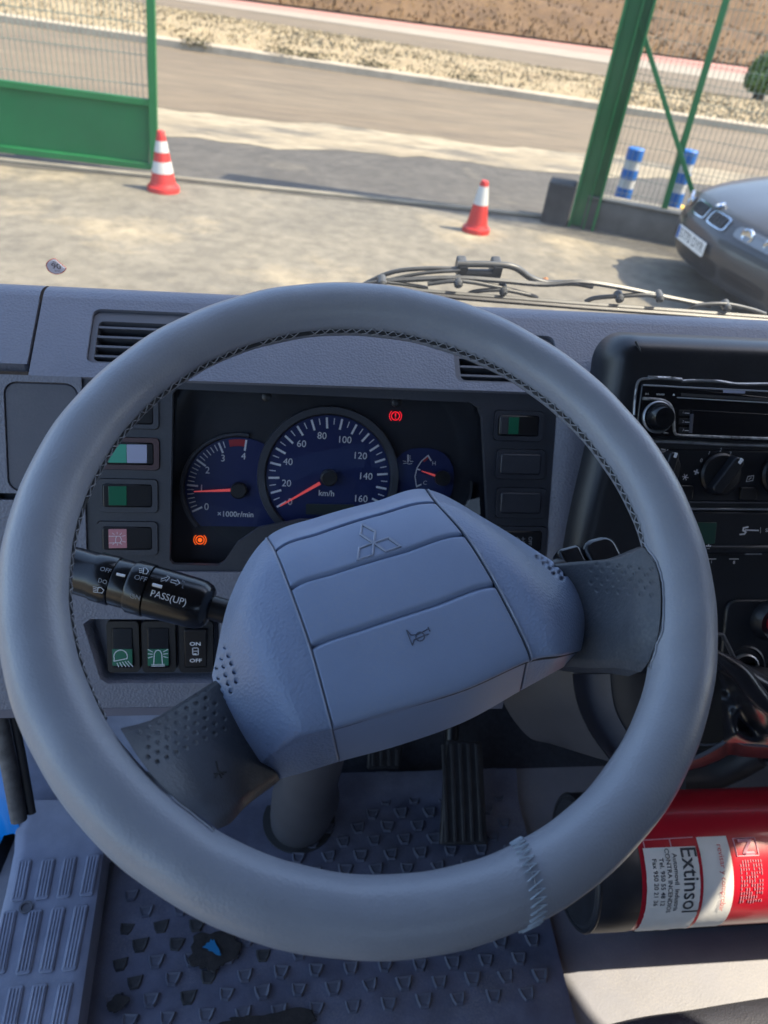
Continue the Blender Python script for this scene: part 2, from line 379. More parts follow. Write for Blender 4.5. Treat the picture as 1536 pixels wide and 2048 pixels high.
m_leaf = mat('leaf_green', (.075, .14, .026), .6, var=.4, vs=4)
m_weed = mat('dry_weed', (.075, .065, .03), .8, var=.4, vs=4)
m_bark = mat('bark', (.06, .045, .03), .9, var=.3, vs=10)
m_carpaint = mat('car_paint', (.036, .038, .043), .36, metal=.1, coat=.35, var=.03, vs=2)
m_carblack = mat('car_black', (.012, .014, .018), .4)
m_carchrome = mat('car_chrome', (.55, .57, .6), .15, metal=1)
m_carlamp = mat('car_lamp', (.16, .165, .17), .15, metal=.3, coat=1)
m_carglass = mat('car_glass', (.02, .025, .03), .06, coat=1)
m_plate = mat('plate_white', (.62, .62, .60), .4)

def sheet(name, mat_, lines, z, label=None, kind='structure', ext=60, edge=0):
    """strip of ground between two surveyed straight lines; each line = two picture points on the ground"""
    mb = MB(); pts = []
    for (a, b) in lines:
        A, B = GP(*a), GP(*b); d = (B-A).normalized(); pts.append((A-d*ext, B+d*ext))
    n = 400 if edge else 24; rows = []
    for i, (p, q) in enumerate(pts):
        dd = (q-p).normalized(); nn = ZG.cross(dd); row = []
        for k in range(n+1):
            w = (k/n-.5)*(q-p).length; j = 0
            if edge: j = edge*(math.sin(w*1.7+z*900)*.5+math.sin(w*4.3+1+z*300)*.3+math.sin(w*11.1+z*70)*.2+random.uniform(-.12, .12)) if i == 0 else .35
            row.append(p.lerp(q, k/n)+nn*j+ZG*z)
        rows.append(row)
    mb.grid(rows); o = ob(name, mb, mat_, kind=kind)
    return o
# big ground sheet
mb = MB(); mb.grid([[G(x, y) for x in range(-300, 301, 50)] for y in range(-60, 601, 44)])
ob('ground', mb, m_yard, kind='structure')
L_strip0 = ((0, 330), (1100, 441)); L_strip1 = ((330, 272), (1130, 345))
L_sand1 = ((310, 214), (1536, 350)); L_kerb = ((0, 46), (768, 159)); L_kerb2 = ((0, 38), (768, 151)); L_kerb3 = ((0, 24), (768, 140))
L_ver = ((300, 22), (768, 97)); L_far = ((330, -2), (768, 62)); L_pave = ((350, -8), (768, 50)); L_pnk = ((350, -14), (768, 41))
sheet('gate_apron', m_apron, (L_strip0, L_strip1), .004, edge=.05)
sheet('sandy_shoulder', m_sand, (L_strip1, L_sand1), .008, edge=.22)
sheet('road', m_road, (L_sand1, L_kerb), .012, edge=.25)
# raised kerb of the central reservation: face and top
A, B = GP(*L_kerb[0]), GP(*L_kerb[1]); d = (B-A).normalized(); A -= d*60; B += d*60; nrm = ZG.cross(d)
kb = MB(); kb.grid([[p+nrm*o_+ZG*h for p in [A.lerp(B, k/60) for k in range(61)]] for o_, h in ((0, .004), (.01, .13), (.04, .15), (.30, .15), (.31, .10))])
ob('kerb', kb, m_kerb, kind='structure', smooth=40)
# dry reservation with a gentle crown
A2, B2 = GP(*L_ver[0]), GP(*L_ver[1]); d2 = (B2-A2).normalized(); A2 -= d2*60; B2 += d2*60
rows = []
for i in range(13):
    t = i/12; rows.append([])
    for k in range(121):
        p = (A+nrm*.31).lerp(A2, t).lerp((B+nrm*.31).lerp(B2, t), k/120)
        rows[-1].append(p+ZG*(.12+.16*math.sin(math.pi*t)+random.uniform(-.03, .03)))
ob('verge', MB().grid(rows), m_verge, kind='structure', smooth=180)
sheet('far_road', m_road, (L_ver, L_far), .014)
sheet('far_pavement', m_pave, (L_far, L_pave), .022)
sheet('pink_paving_strip', m_pinkpave, (L_pave, L_pnk), .028)
# dry slope beyond the far pavement
A3, B3 = GP(*L_pnk[0]), GP(*L_pnk[1]); d3 = (B3-A3).normalized(); n3 = ZG.cross(d3); rows = []
def hillz(u, w): return .1+.26*w+.5*math.sin(u*.21+w*.13)*min(1, w/8)+.25*math.sin(u*.7+1.3*w)*min(1, w/4)
for i in range(56):
    w = (i/55)**1.6*120
    rows.append([A3+d3*u+n3*w+ZG*(hillz(u, w)+random.uniform(-.05, .05)*min(1, w)) for u in [-70+k*1.6 for k in range(120)]])
ob('hillside', MB().grid(rows), m_hill, kind='structure', smooth=180)
def tufts(name, n, fn, h, w, mat_, label):
    mb = MB()
    for _ in range(n):
        p = fn(); a = random.uniform(0, 6.28); hh = h*random.uniform(.5, 1.3); t = V((math.cos(a), math.sin(a), 0)); l = V((random.uniform(-1, 1), random.uniform(-1, 1), 0))*hh*.7
        mb.add([p-t*w, p+t*w, p+ZG*hh+l], [(0, 1, 2)])
    ob(name, mb, mat_, kind='stuff', label=label, cat='grass')
def on_hill():
    u = random.uniform(-8, 34); w = 26*random.random()**1.5
    return A3+d3*u+n3*w+ZG*hillz(u, w)
def on_verge():
    t = random.uniform(.02, .97); u = random.uniform(.38, .66)
    return (A+nrm*.31).lerp(A2, t).lerp((B+nrm*.31).lerp(B2, t), u)+ZG*(.10+.16*math.sin(math.pi*t))
tufts('hill_grass', 8000, on_hill, .16, .05, m_straw, 'dry brown grass covering the slope beyond the roads')
tufts('verge_straw', 22000, on_verge, .07, .035, m_strawpale, 'pale dry straw on the strip between the two roads')
# weeds along the kerb
for i, (px, py, s, lb) in enumerate(((388, 93, .20, 'small weed by the kerb nearest the green gate'), (566, 117, .26, 'dark weed clump on the kerb, second from the gate'), (625, 124, .2, 'low weed clump on the kerb, third from the gate'), (742, 141, .22, 'weed clump on the kerb above the middle of the steering wheel'), (936, 170, .26, 'weed clump on the kerb nearest the big green column'))):
    b = GP(px, py, .1)+nrm*.1; mb = MB()
    for _ in range(240):
        a = random.uniform(0, 6.28); r = random.random()**.6*s*1.7; p = b+d*math.cos(a)*r+nrm*math.sin(a)*r*.35+ZG*random.uniform(0, s*.7); q = V((random.gauss(0, 1), random.gauss(0, 1), random.gauss(0, 1))).normalized()*.035; e = V((random.gauss(0, 1), random.gauss(0, 1), random.gauss(0, 1))).normalized()*.03
        mb.add([p, p+q, p+q+e, p+e], [(0, 1, 2, 3)])
    wt = thing('kerb_weed', lb, 'weed', b, 'weeds along the kerb'); ob('leaves', mb, m_weed, wt, kind='stuff')

# ---------------------------------------------------------------- sliding gate
g0, g1 = GP(0, 318), GP(305, 349); gd = (g1-g0).normalized(); gf = Fr(g1, gd, gd.cross(ZG)*-1)
if gf.n.y > 0: gf = Fr(g1, gd, -gf.n)
def gbar(mb, fr, p, q, w, t, c=0):
    """square bar between two picture points in a frame's plane"""
    a = V(fr.pix(*p, c)); b = V(fr.pix(*q, c)); u = (b-a).normalized(); m = V((-u.y, u.x))*w/2
    mb.prism(fr, [tuple(x) for x in (a-m, b-m, b+m, a+m)], c-t/2, c+t/2); return mb
gate = thing('sliding_gate', 'green metal sliding gate with solid lower panel and wire mesh above', 'gate', g1)
gL = 0-330
ob('gate_post', gbar(MB(), gf, (298, -160), (309, 336), .075, .075), m_greenp, gate, bevel=.004)
def ext(p, q, x):  # extend line p->q to picture column x
    return (x, p[1]+(q[1]-p[1])*(x-p[0])/(q[0]-p[0]))
ob('rail', gbar(MB(), gf, ext((0, 166), (296, 205), -330), (300, 205), .06, .06), m_greenp, gate, bevel=.004)
ob('rail', gbar(MB(), gf, ext((0, 297), (300, 333), -330), (302, 333), .06, .06), m_greenp, gate, bevel=.004)
def quadpix(fr, pts, c): return [fr.pix(x, y, c) for x, y in pts]
# solid sheet split at the vertical ribs
xs = [-330, 300]
for i in range(len(xs)-1):
    x0, x1 = xs[i]+1.2, xs[i+1]-1.2; t = lambda x: 166+(x)*39/296; b_ = lambda x: 297+x*36/300
    ob('sheet_panel', MB().prism(gf, quadpix(gf, [(x0, b_(x0)), (x1, b_(x1)), (x1, t(x1)), (x0, t(x0))], -.02), -.026, -.02), m_greensheet, gate)
    if i: ob('rib', gbar(MB(), gf, (xs[i], t(xs[i])), (xs[i], b_(xs[i])), .025, .02, -.012), m_greenp, gate)
mb = MB(); a1, b1 = gf.pix(298, 205); a0 = gf.pix(-330, 122)[0]; bt = gf.pix(298, -160)[1]; k = 0
while a1-k*.05 > a0:
    x = a1-k*.05; slope = (gf.pix(0, 166)[1]-b1)/(gf.pix(0, 166)[0]-a1); mb.box(gf.P(x, (b1+slope*(x-a1)+bt)/2, 0), (.007, bt-b1, .007), gf.ax, gf.n); k += 1
for j in range(9): mb.box(gf.P((a0+a1)/2, b1+.25*j+.14, .004), (a1-a0, .008, .005), gf.ax, gf.n)
ob('wire_mesh', mb, m_wire, gate, kind='stuff')
rl = MB(); p0, p1 = GP(*ext((0, 322), (305, 352), -330)), GP(1100, 438); rl.tube([p0+ZG*.02, p1+ZG*.02], .022, 8); ob('gate_rail', rl, m_kerbdark, label='low steel track for the sliding gate crossing the entrance', cat='rail', smooth=40)

# ---------------------------------------------------------------- big column, wall, braced fence
cb = GP(1162, 452); cx_, cy_, _ = gl(cb); wp0, wp1 = GP(1180, 459), GP(1352, 493)
wd = (wp1-wp0); wd = (wd-ZG*wd.dot(ZG)).normalized(); wn = wd.cross(ZG)
if wn.y > 0: wn = -wn
col = thing('gate_column', 'thick green steel column beside the gate opening', 'column', cb)
cf = Fr(cb, wd, ZG)  # plan frame
def plan(mb, x0, x1, y0, y1, z0, z1): return mb.prism(cf, [(x0, y0), (x1, y0), (x1, y1), (x0, y1)], z0, z1)
ob('web', plan(MB(), -.115, .115, -.02, .02, 0, 5.2), m_greenp, col, bevel=.004)
ob('flange', plan(MB(), -.135, -.11, -.13, .13, 0, 5.2), m_greenp, col, bevel=.004)
ob('flange', plan(MB(), .11, .135, -.13, .13, 0, 5.2), m_greenp, col, bevel=.004)
ob('stiffener_plate', plan(MB(), .02, .035, -.125, -.025, 0, 5.2), m_greenp, col, bevel=.004)
bl = MB(); plan(bl, -.42, -.145, -.16, .2, -.02, .40); ob('concrete_block', bl, mat('block_concrete', (.045, .043, .04), .92, var=.3, vs=3, bump=.4, bs=40), bevel=.02, label='dark concrete block at the foot of the big green column', cat='block')
wf = Fr(wp0, wd, wn); hw = wf.pix(1210, 398)[1]
wl = thing('low_wall', 'low rough concrete wall running right from the green column', 'wall', wp0+wd*2)
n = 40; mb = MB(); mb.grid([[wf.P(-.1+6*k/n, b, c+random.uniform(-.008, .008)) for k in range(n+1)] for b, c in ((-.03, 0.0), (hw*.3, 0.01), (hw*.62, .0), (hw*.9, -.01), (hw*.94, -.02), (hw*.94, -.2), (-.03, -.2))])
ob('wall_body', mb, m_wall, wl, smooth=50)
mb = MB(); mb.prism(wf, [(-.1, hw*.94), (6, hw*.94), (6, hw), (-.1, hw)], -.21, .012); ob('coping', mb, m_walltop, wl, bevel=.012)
fn = thing('braced_fence', 'green fence posts crossing in an X with fine wire mesh above the wall', 'fence', wp0+wd*1.2)
wf2 = Fr(wp0-wn*.1, wd, wn)
ob('post', gbar(MB(), wf2, (1470, -60), (1328, 418), .06, .06), m_greenp, fn, bevel=.004)
ob('brace', gbar(MB(), wf2, (1278, 40), (1390, 400), .045, .045, .05), m_greenp, fn, bevel=.004)
mb = MB(); fx0 = wf2.pix(1190, 395)[0]; 
for k in range(100): mb.box(wf2.P(fx0+.05*k, hw+1.6, -.02), (.0045, 3.2, .0045), wf2.ax, wf2.n)
for j in range(22): mb.box(wf2.P(fx0+2.5, hw+.06+.15*j, -.016), (5, .0045, .0045), wf2.ax, wf2.n)
ob('wire_mesh', mb, m_wire, fn, kind='stuff')
yb = MB(); yb.box(GP(1362, 410)+ZG*.06, (.22, .12, .12), wd, ZG); 

# ---------------------------------------------------------------- cones and bollards
def lathe_up(base, prof, n=28): return MB().lathe(base, ZG, prof, n, up=XG)
def cone(base, h, rb, rt, bands, label, foot):
    t = thing('traffic_cone', label, 'cone', base, 'traffic cones at the gate opening')
    ob('foot', lathe_up(base, [(0, foot), (.025, foot), (.045, foot*.97), (.05, rb*1.12), (.075, rb*1.02)]), m_conered, t, smooth=35)
    z0 = .07; R = lambda z: rb+(rt-rb)*(z-z0)/(h-z0)
    lo = z0
    for hi_, c in bands:
        hi = z0+(h-z0)*hi_; e = .0015 if c == 'w' else 0
        ob('white_band' if c == 'w' else 'red_band', lathe_up(base, [(lo, R(lo)+e), ((lo+hi)/2, R((lo+hi)/2)+e), (hi, R(hi)+e)]+([(hi+.008, rt*.85)] if hi_ == 1 else [])), m_conewhite if c == 'w' else m_conered, t, smooth=40); lo = hi
b = GP(327, 381); h = gheight(b, 263); cone(b, h, .115, .034, ((.22, 'r'), (.44, 'w'), (.62, 'r'), (.83, 'w'), (1, 'r')), 'red traffic cone with two white bands beside the gate', .15)
b = GP(951, 463); h = gheight(b, 363); cone(b, h, .10, .036, ((.48, 'r'), (.9, 'w'), (1, 'r')), 'red traffic cone with one long white band near the middle of the opening', .135)
def bollard(px, py, top, r, label):
    b = GP(px, py); h = gheight(b, top); t = thing('bollard', label, 'bollard', b, 'striped bollards behind the low wall'); lo = 0
    for i, hi in enumerate((.34, .5, .66, .82, 1.0)):
        w = i % 2; rr_ = r*(.94 if w else 1); pr = [(lo*h, rr_), (hi*h, rr_)]
        if i == 4: pr += [(h+.01, r*.9), (h+.015, r*.5)]
        ob('white_band' if w else 'blue_band', lathe_up(b, pr), m_conewhite if w else m_bollblue, t, smooth=40); lo = hi
bollard(1240, 412, 298, .095, 'blue and white striped bollard nearest the big green column')
bollard(1340, 424, 302, .095, 'blue and white striped bollard behind the crossed green posts')
ob('yellow_marker', MB().lathe(GP(1352, 416), ZG, [(0, .10), (.03, .10), (.05, .06)], 16), m_yellow, label='small yellow kerb marker at the foot of the far bollard', cat='marker', smooth=40)
# shrub on the reservation
bs_ = GP(1512, 208, .15); sh = thing('shrub', 'round green shrub on a short trunk at the right edge', 'shrub', bs_)
ob('trunk', MB().tube([bs_-ZG*.1, bs_+ZG*.3, bs_+ZG*.7], [.16, .12, .1], 10), m_bark, sh, smooth=60)
hs_ = gheight(bs_, 118); mb = MB(); cc = bs_+ZG*hs_*.62; lobes = [(cc+V((random.gauss(0, 1), random.gauss(0, 1), random.gauss(0, .7))).normalized()*hs_*.26, hs_*random.uniform(.22, .32)) for _ in range(16)]
for _ in range(14000):
    c, r = random.choice(lobes); dv = V((random.gauss(0, 1), random.gauss(0, 1), random.gauss(0, 1))).normalized(); p = c+dv*r*random.random()**.35
    q = V((random.gauss(0, 1), random.gauss(0, 1), random.gauss(0, 1))).normalized()*.055; e = q.cross(dv).normalized()*.03 if q.cross(dv).length > 1e-4 else V((0, 0, .03))
    mb.add([p, p+q*.5+e, p+q, p+q*.5-e], [(0, 1, 2, 3)])
ob('crown', mb, m_leaf, sh)

# ---------------------------------------------------------------- parked car: nose towards the left
CX, CY = 3.30, 6.22
def CP(x, y, z): return G(CX+x, CY+y, z)
prof = [(.34, .19), (.10, .22), (.03, .34), (.0, .46), (.015, .56), (.05, .63), (.09, .70), (.17, .755), (.40, .83), (.80, .91), (1.25, .975), (1.45, 1.0), (1.75, 1.2), (2.05, 1.36), (2.5, 1.43), (3.2, 1.42), (3.9, 1.25), (4.4, 1.0), (4.5, .6), (4.4, .25)]
pv = [V((x, z, 0)) for x, z in prof]
HWID = .89
def carpt(t, s):
    p = cr(pv, t); e = abs(s)/HWID; x, z = p.x, p.y
    fx = .34*e**2.6*max(0, 1-x/1.6)
    zz = z-(.07*e**4*(1 if t < 10.9 else 1)+(.55*max(0, e-.78)/.22*max(0, z-1.0) if z > 1.0 else 0))
    return x+fx, s*(1-.05*max(0, (z-.9))*1.6), zz
car = thing('parked_car', 'dark grey saloon car parked nose-left at the right edge', 'car', CP(2.2, 0, 0))
NT, NS = 110, 48; ss = [-HWID+2*HWID*k/NS for k in range(NS+1)]
def carrows(t0, t1, n, s0=0, s1=NS, off=0): return [[CP(*carpt(t0+(t1-t0)*i/n, ss[k])) for k in range(s0, s1+1)] for i in range(n+1)]
ob('bumper', MB().grid(carrows(0, 4.9, 30)), m_carpaint, car, smooth=50)
ob('bonnet', MB().grid(carrows(5.6, 11, 40)), m_carpaint, car, smooth=50)
ob('nose_strip', MB().grid(carrows(4.9, 5.6, 6)), m_carpaint, car, smooth=50)
ob('windscreen', MB().grid(carrows(11, 13.3, 14)), m_carglass, car, smooth=50)
ob('roof', MB().grid(carrows(13.3, 15.5, 14)), m_carpaint, car, smooth=50)
ob('rear_body', MB().grid(carrows(15.5, 19, 20)), m_carpaint, car, smooth=50)
for sgn in (-1, 1):
    rows = []
    for i in range(61):
        x, y, z = carpt(19*i/60, sgn*HWID); rows.append([CP(x, y, z), CP(x, y+sgn*.015, (z+.45)/2+.1 if z > .6 else z), CP(min(max(x, .5), 4.3), y*1.0, .22)])
    ob('flank', MB().grid(rows), m_carpaint, car, smooth=60)
    for wx in (.85, 3.6):
        w = ob('wheel', MB().lathe(CP(wx, sgn*.80, .31), YG*sgn, [(-.1, .2), (-.1, .3), (0, .31), (.09, .30), (.1, .22)], 28), m_carblack, car, smooth=40)
        ob('rim', MB().lathe(CP(wx, sgn*.80, .31), YG*sgn, [(.06, .21), (.085, .20), (.075, .05), (.1, .04)], 20), m_carchrome, w, smooth=40)
def carface(t, s, off):
    p = V(carpt(t, s)); a = V(carpt(t+.05, s))-p; b = V(carpt(t, s+.01))-p; n_ = a.cross(b).normalized()
    if n_.x > 0 and t < 7: n_ = -n_
    return p+n_*off
def patch(t0, t1, s0, s1, off, rc=.3, n=8, curve=lambda u, v: 1):
    rows = []
    for i in range(n+1):
        v = i/n; rows.append([])
        for k in range(n+1):
            u = k/n; uu = u*2-1; vv = v*2-1
            # superellipse rounding
            f = 1/max(1e-6, (abs(uu)**5+abs(vv)**5)**.2)*max(abs(uu), abs(vv)) if (uu or vv) else 1
            rows[-1].append(CP(*carface((t0+t1)/2+(t1-t0)/2*vv*f, (s0+s1)/2+(s1-s0)/2*uu*f, off)))
    return rows
for sgn in (-1, 1):
    s0, s1 = sorted((sgn*.025, sgn*.30))
    kg = ob('grille', MB().grid(patch(4.75, 6.25, s0, s1, .012)), m_carchrome, car, smooth=60)
    ob('grille_inset', MB().grid(patch(4.9, 6.08, s0+.022, s1-.022, .018)), m_carblack, kg, smooth=60)
    for q in range(5):
        s = s0+.045+q*(s1-s0-.09)/4; mb = MB(); mb.tube([CP(*carface(5.0+.14*j, s, .024)) for j in range(8)], .004, 5); ob('grille_slat', mb, m_carblack, kg)
    s0, s1 = sorted((sgn*.40, sgn*.84))
    hl = ob('headlight', MB().grid(patch(4.85, 6.1, s0, s1, .010)), m_carlamp, car, smooth=60)
    for c_ in (.52, .70):
        p = CP(*carface(5.45, sgn*c_, .02)); ob('lamp_ring', MB().lathe(p, (-XG+YG*sgn*.4), [(-.02, .055), (0, .055), (.006, .045), (-.01, .03)], 18), m_carchrome, hl, smooth=40)
    s0, s1 = sorted((sgn*.44, sgn*.80)); ob('side_intake', MB().grid(patch(1.7, 2.5, s0, s1, .006)), m_carblack, car, smooth=60)
ob('lower_intake', MB().grid(patch(1.4, 2.55, -.38, .38, .006)), m_carblack, car, smooth=60)
ob('bumper_strip', MB().grid(patch(3.75, 4.25, -.86, -.32, .006)), m_carblack, car, smooth=60)
ob('bumper_strip', MB().grid(patch(3.75, 4.25, .32, .86, .006)), m_carblack, car, smooth=60)
pf = Fr(CP(-.022, 0, .455), -YG, -XG); pl = ob('number_plate', MB().prism(pf, rr(-.26, -.056, .26, .056, .01), -.006, .004), m_plate, car)
mb = MB(); mb.text('5770 DYR', lambda x, y: pf.P(x+.02, y, .0055), .105); ob('plate_lettering', mb, m_ink, pl)
mb = MB(); mb.prism(pf, [(-.255, -.05), (-.215, -.05), (-.215, .05), (-.255, .05)], .0045, .0055); ob('plate_band', mb, m_bollblue, pl)
ec = CP(*carface(6.75, 0, .01)); en = (ZG*.85-XG*.5); em = ob('bonnet_badge', MB().lathe(ec, en, [(-.004, .041), (.004, .041), (.006, .034)], 24), m_carchrome, car, smooth=40)
ef = Fr(ec, -YG, en)
for q in range(4):
    pts = [(0, 0)]+[(.03*math.cos(rad(90*q+15*k)), .03*math.sin(rad(90*q+15*k))) for k in range(7)]
    ob('badge_quarter', MB().plate(ef, pts, .0075), m_bollblue if q % 2 else m_plate, em)
# ================================================================ CAB SHELL
FLOOR = 1.02
def FL(px, py, z=FLOOR): return hit(px, py, (0, 0, z), (0, 0, 1))
m_roofliner = mat('roof_liner', (.14, .14, .145), .9)
def cabgrid(name, prof, x0, x1, m, n=16, **k):
    mb = MB(); mb.grid([[V((x0+(x1-x0)*i/n, y, z)) for i in range(n+1)] for y, z in prof]); return ob(name, mb, m, **k)
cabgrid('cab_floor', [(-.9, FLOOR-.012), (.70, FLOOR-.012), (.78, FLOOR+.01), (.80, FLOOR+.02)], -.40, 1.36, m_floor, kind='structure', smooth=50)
cabgrid('toe_board', [(.735, FLOOR-.008), (.80, FLOOR+.03), (.95, FLOOR+.17), (1.0, FLOOR+.33), (1.0, 1.66)], -.40, 1.36, m_toeshade, kind='structure', smooth=50)  # split from the floor to carry the painted footwell shade
mb = MB(); mb.box((.38, -.09, 2.57), (1.98, 1.66, .05)); ob('cab_roof', mb, m_roofliner, kind='structure', bevel=.01)
for x, nm in ((-.585, 'left'), (1.345, 'right')):
    mb = MB(); mb.tube([V((x, 1.0, 1.66)), V((x, .86, 2.1)), V((x, .70, 2.56))], .035, 8); ob('windscreen_pillar_'+nm, mb, m_kick, kind='structure', smooth=50)
    mb = MB(); mb.box((x, -.88, 1.78), (.07, .08, 1.6)); ob('rear_pillar_'+nm, mb, m_kick, kind='structure')
rw = Fr((.38, -.92, 1.0), (-1, 0, 0), (0, 1, 0)); mb = MB(); mb.panel(rw, [(-.99, 0), (.99, 0), (.99, 1.57), (-.99, 1.57)], [rr(-.25, 1.05, .35, 1.25, .06)], -.03, .03)
ob('cab_rear_wall', mb, m_kick, kind='structure')
drf = Fr((1.37, 0, 0), (0, 1, 0), (-1, 0, 0))   # passenger door, seen from inside: axis a = -y after orthogonalisation
dsg = 1 if drf.ax.y > 0 else -1; dz = 1 if drf.ay.z > 0 else -1
def dp(y, z): return (y*dsg, z*dz)
sun_win = [dp(y, z) for y, z in ((.15, 1.70), (.19, 1.66), (.33, 1.66), (.36, 1.70), (.37, 2.33), (.35, 2.385), (.31, 2.385), (.25, 2.345), (.19, 2.28), (.16, 2.18))]  # opening in the unseen door, shaped to place the sun patch on the floor
sun_gap = [dp(y, z) for y, z in ((.46, 2.33), (.50, 2.30), (.57, 2.31), (.61, 2.36), (.62, 2.45), (.59, 2.505), (.50, 2.505), (.465, 2.47))]  # second opening, added to throw small sun spots on floor and extinguisher
mb = MB(); mb.panel(drf, [dp(*p) for p in ((-.85, .9), (.98, .9), (.98, 1.70), (.72, 2.54), (-.85, 2.54))], [sun_win, sun_gap], -.03, .03, -.03)
ob('passenger_door', mb, m_kick, kind='structure')
# windscreen glass
gy0, gz0, gy1, gz1 = .985, 1.675, .705, 2.55
GF = Fr((0, gy0, gz0), (1, 0, 0), V((0, -(gz1-gz0), gy1-gy0)))   # inward normal
if GF.n.y > 0: GF = Fr(GF.o, (1, 0, 0), -GF.n)
hgl = math.hypot(gy1-gy0, gz1-gz0)
mb = MB(); rows = []
for j in range(9):
    rows.append([])
    for i in range(25):
        x = -.57+1.9*i/24; rows[-1].append(GF.P(x, hgl*j/8 if GF.ay.z > 0 else -hgl*j/8, .0))
mb.grid(rows); ob('windscreen', mb, m_glass, label='clear windscreen above the dashboard', cat='windscreen', smooth=180)
# speed sticker on the glass: printed film that lets daylight through
def film(name, col):
    m = bpy.data.materials.new(name); m.use_nodes = True; t = m.node_tree; p = t.nodes['Principled BSDF']; o = t.nodes['Material Output']
    p.inputs['Base Color'].default_value = (*col, 1); tr = t.nodes.new('ShaderNodeBsdfTranslucent'); tr.inputs[0].default_value = (*col, 1); mx = t.nodes.new('ShaderNodeMixShader'); mx.inputs[0].default_value = .6
    t.links.new(p.outputs[0], mx.inputs[1]); t.links.new(tr.outputs[0], mx.inputs[2]); t.links.new(mx.outputs[0], o.inputs[0]); return m
m_stf = film('sticker_face', (.80, .86, .92)); m_str = film('sticker_rim', (.42, .09, .09))
st = thing('speed_sticker', 'small round 90 speed sticker with red rim on the windscreen', 'sticker', GF.W(112, 532, .004))
cs = 60; sc = .0781
def spx(x, y): return (cs+x*sc, 500+y*sc)
shape = [(650, 222), (560, 228), (470, 275), (420, 330), (405, 390), (430, 460), (470, 530), (540, 580), (640, 618), (740, 612), (830, 585), (900, 530), (935, 465), (840, 390), (740, 310)]
ob('rim', MB().prism(GF, [GF.pix(*spx(*p), .002) for p in shape], .0015, .0025), m_str, st)
c0 = (660, 430); inner = [(c0[0]+(x-c0[0])*.9, c0[1]+(y-c0[1])*.9) for x, y in shape]
ob('face', MB().prism(GF, [GF.pix(*spx(*p), .003) for p in inner], .003, .0034), m_stf, st)
mb = MB(); mb.ftext(GF, '90', *spx(670, 425), 10.5, .0038, rot=-.06); mb.ftext(GF, 'Tarj.', *spx(650, 318), 3.4, .0038, rot=-.2); mb.ftext(GF, 'km/h', *spx(705, 535), 3, .0038); ob('lettering', mb, m_ink, st, kind='stuff')

# wiper outside the glass
def WG(x, y, c=-.03): return GF.W(x, y, c)
wp = thing('windscreen_wiper', 'black windscreen wiper resting low across the right of the glass', 'wiper', WG(1100, 600))
m_wiper = mat('wiper_black', (.045, .048, .05), .45, var=.2, vs=60)
def pt(name, pts, r, c=-.03, n=8, k=6, m=None, flat=None):
    mb = MB(); path = [WG(x, y, c) for x, y in pts]; path = smoothpath(path, k) if k > 1 else path
    mb.tube(path, r, n); return ob(name, mb, m or m_wiper, wp, smooth=50)
pt('hose', [(700, 585), (745, 560), (790, 543), (850, 537), (925, 538)], .0032, -.05)
pt('arm', [(690, 592), (780, 560), (850, 546), (920, 541)], .0026, -.045)
pt('arm', [(915, 528), (990, 529), (1030, 535), (1062, 556), (1095, 566), (1150, 566), (1185, 572)], .0045, -.05)
pt('arm_bar', [(925, 546), (985, 547)], .006, -.05, k=1)
for x, y in ((923, 537), (992, 538)):
    a, b = GF.pix(x, y, -.055); ob('joint', MB().prism(GF, rr(a-.0065, b-.011, a+.0065, b+.010, .003), -.07, -.045), m_wiper, wp, bevel=.001)
mb = MB(); q = [(768, 562), (905, 556), (1005, 562), (1090, 569), (1160, 564), (1240, 575), (1330, 594), (1420, 612)]
mb.tube([WG(x, y, -.03) for x, y in smoothpath([V(p) for p in q], 4)], .0038, 6); ob('bridge', mb, m_wiper, wp, smooth=40)
pt('claw', [(690, 580), (745, 565), (775, 565), (850, 575), (842, 582)], .0026, -.027)
pt('claw', [(855, 568), (920, 562), (1000, 575), (1065, 592), (1075, 600)], .003, -.026)
pt('claw', [(932, 592), (950, 583), (1005, 580), (1060, 590)], .003, -.024)
pt('claw', [(1170, 604), (1190, 596), (1240, 592), (1300, 590), (1325, 600)], .0033, -.027)
pt('claw', [(1375, 618), (1400, 610), (1450, 608), (1500, 618), (1530, 628)], .003, -.026)
for x, y in ((764, 563), (916, 564), (1006, 579), (1238, 594), (1318, 593), (1452, 612)):
    ob('rivet', MB().lathe(WG(x, y, -.026), GF.n, [(-.008, .006), (.006, .006), (.009, .003)], 12), m_wiper, wp, smooth=40)
mb = MB(); mb.tube([WG(x, y, -.012) for x, y in ((690, 576), (900, 594), (1150, 614), (1400, 632), (1545, 643))], .0035, 6); ob('blade_rubber', mb, m_black, wp, smooth=40)
mb = MB(); mb.tube([WG(x, y, -.02) for x, y in ((690, 569), (900, 587), (1150, 607), (1400, 625), (1545, 636))], .0035, 6); ob('blade_spine', mb, m_wiper, wp, smooth=40)
ob('arm_rust', MB().lathe(WG(1090, 560, -.06), GF.n, [(0, .005), (.004, .004)], 8), mat('rust', (.28, .12, .05), .8), wp)

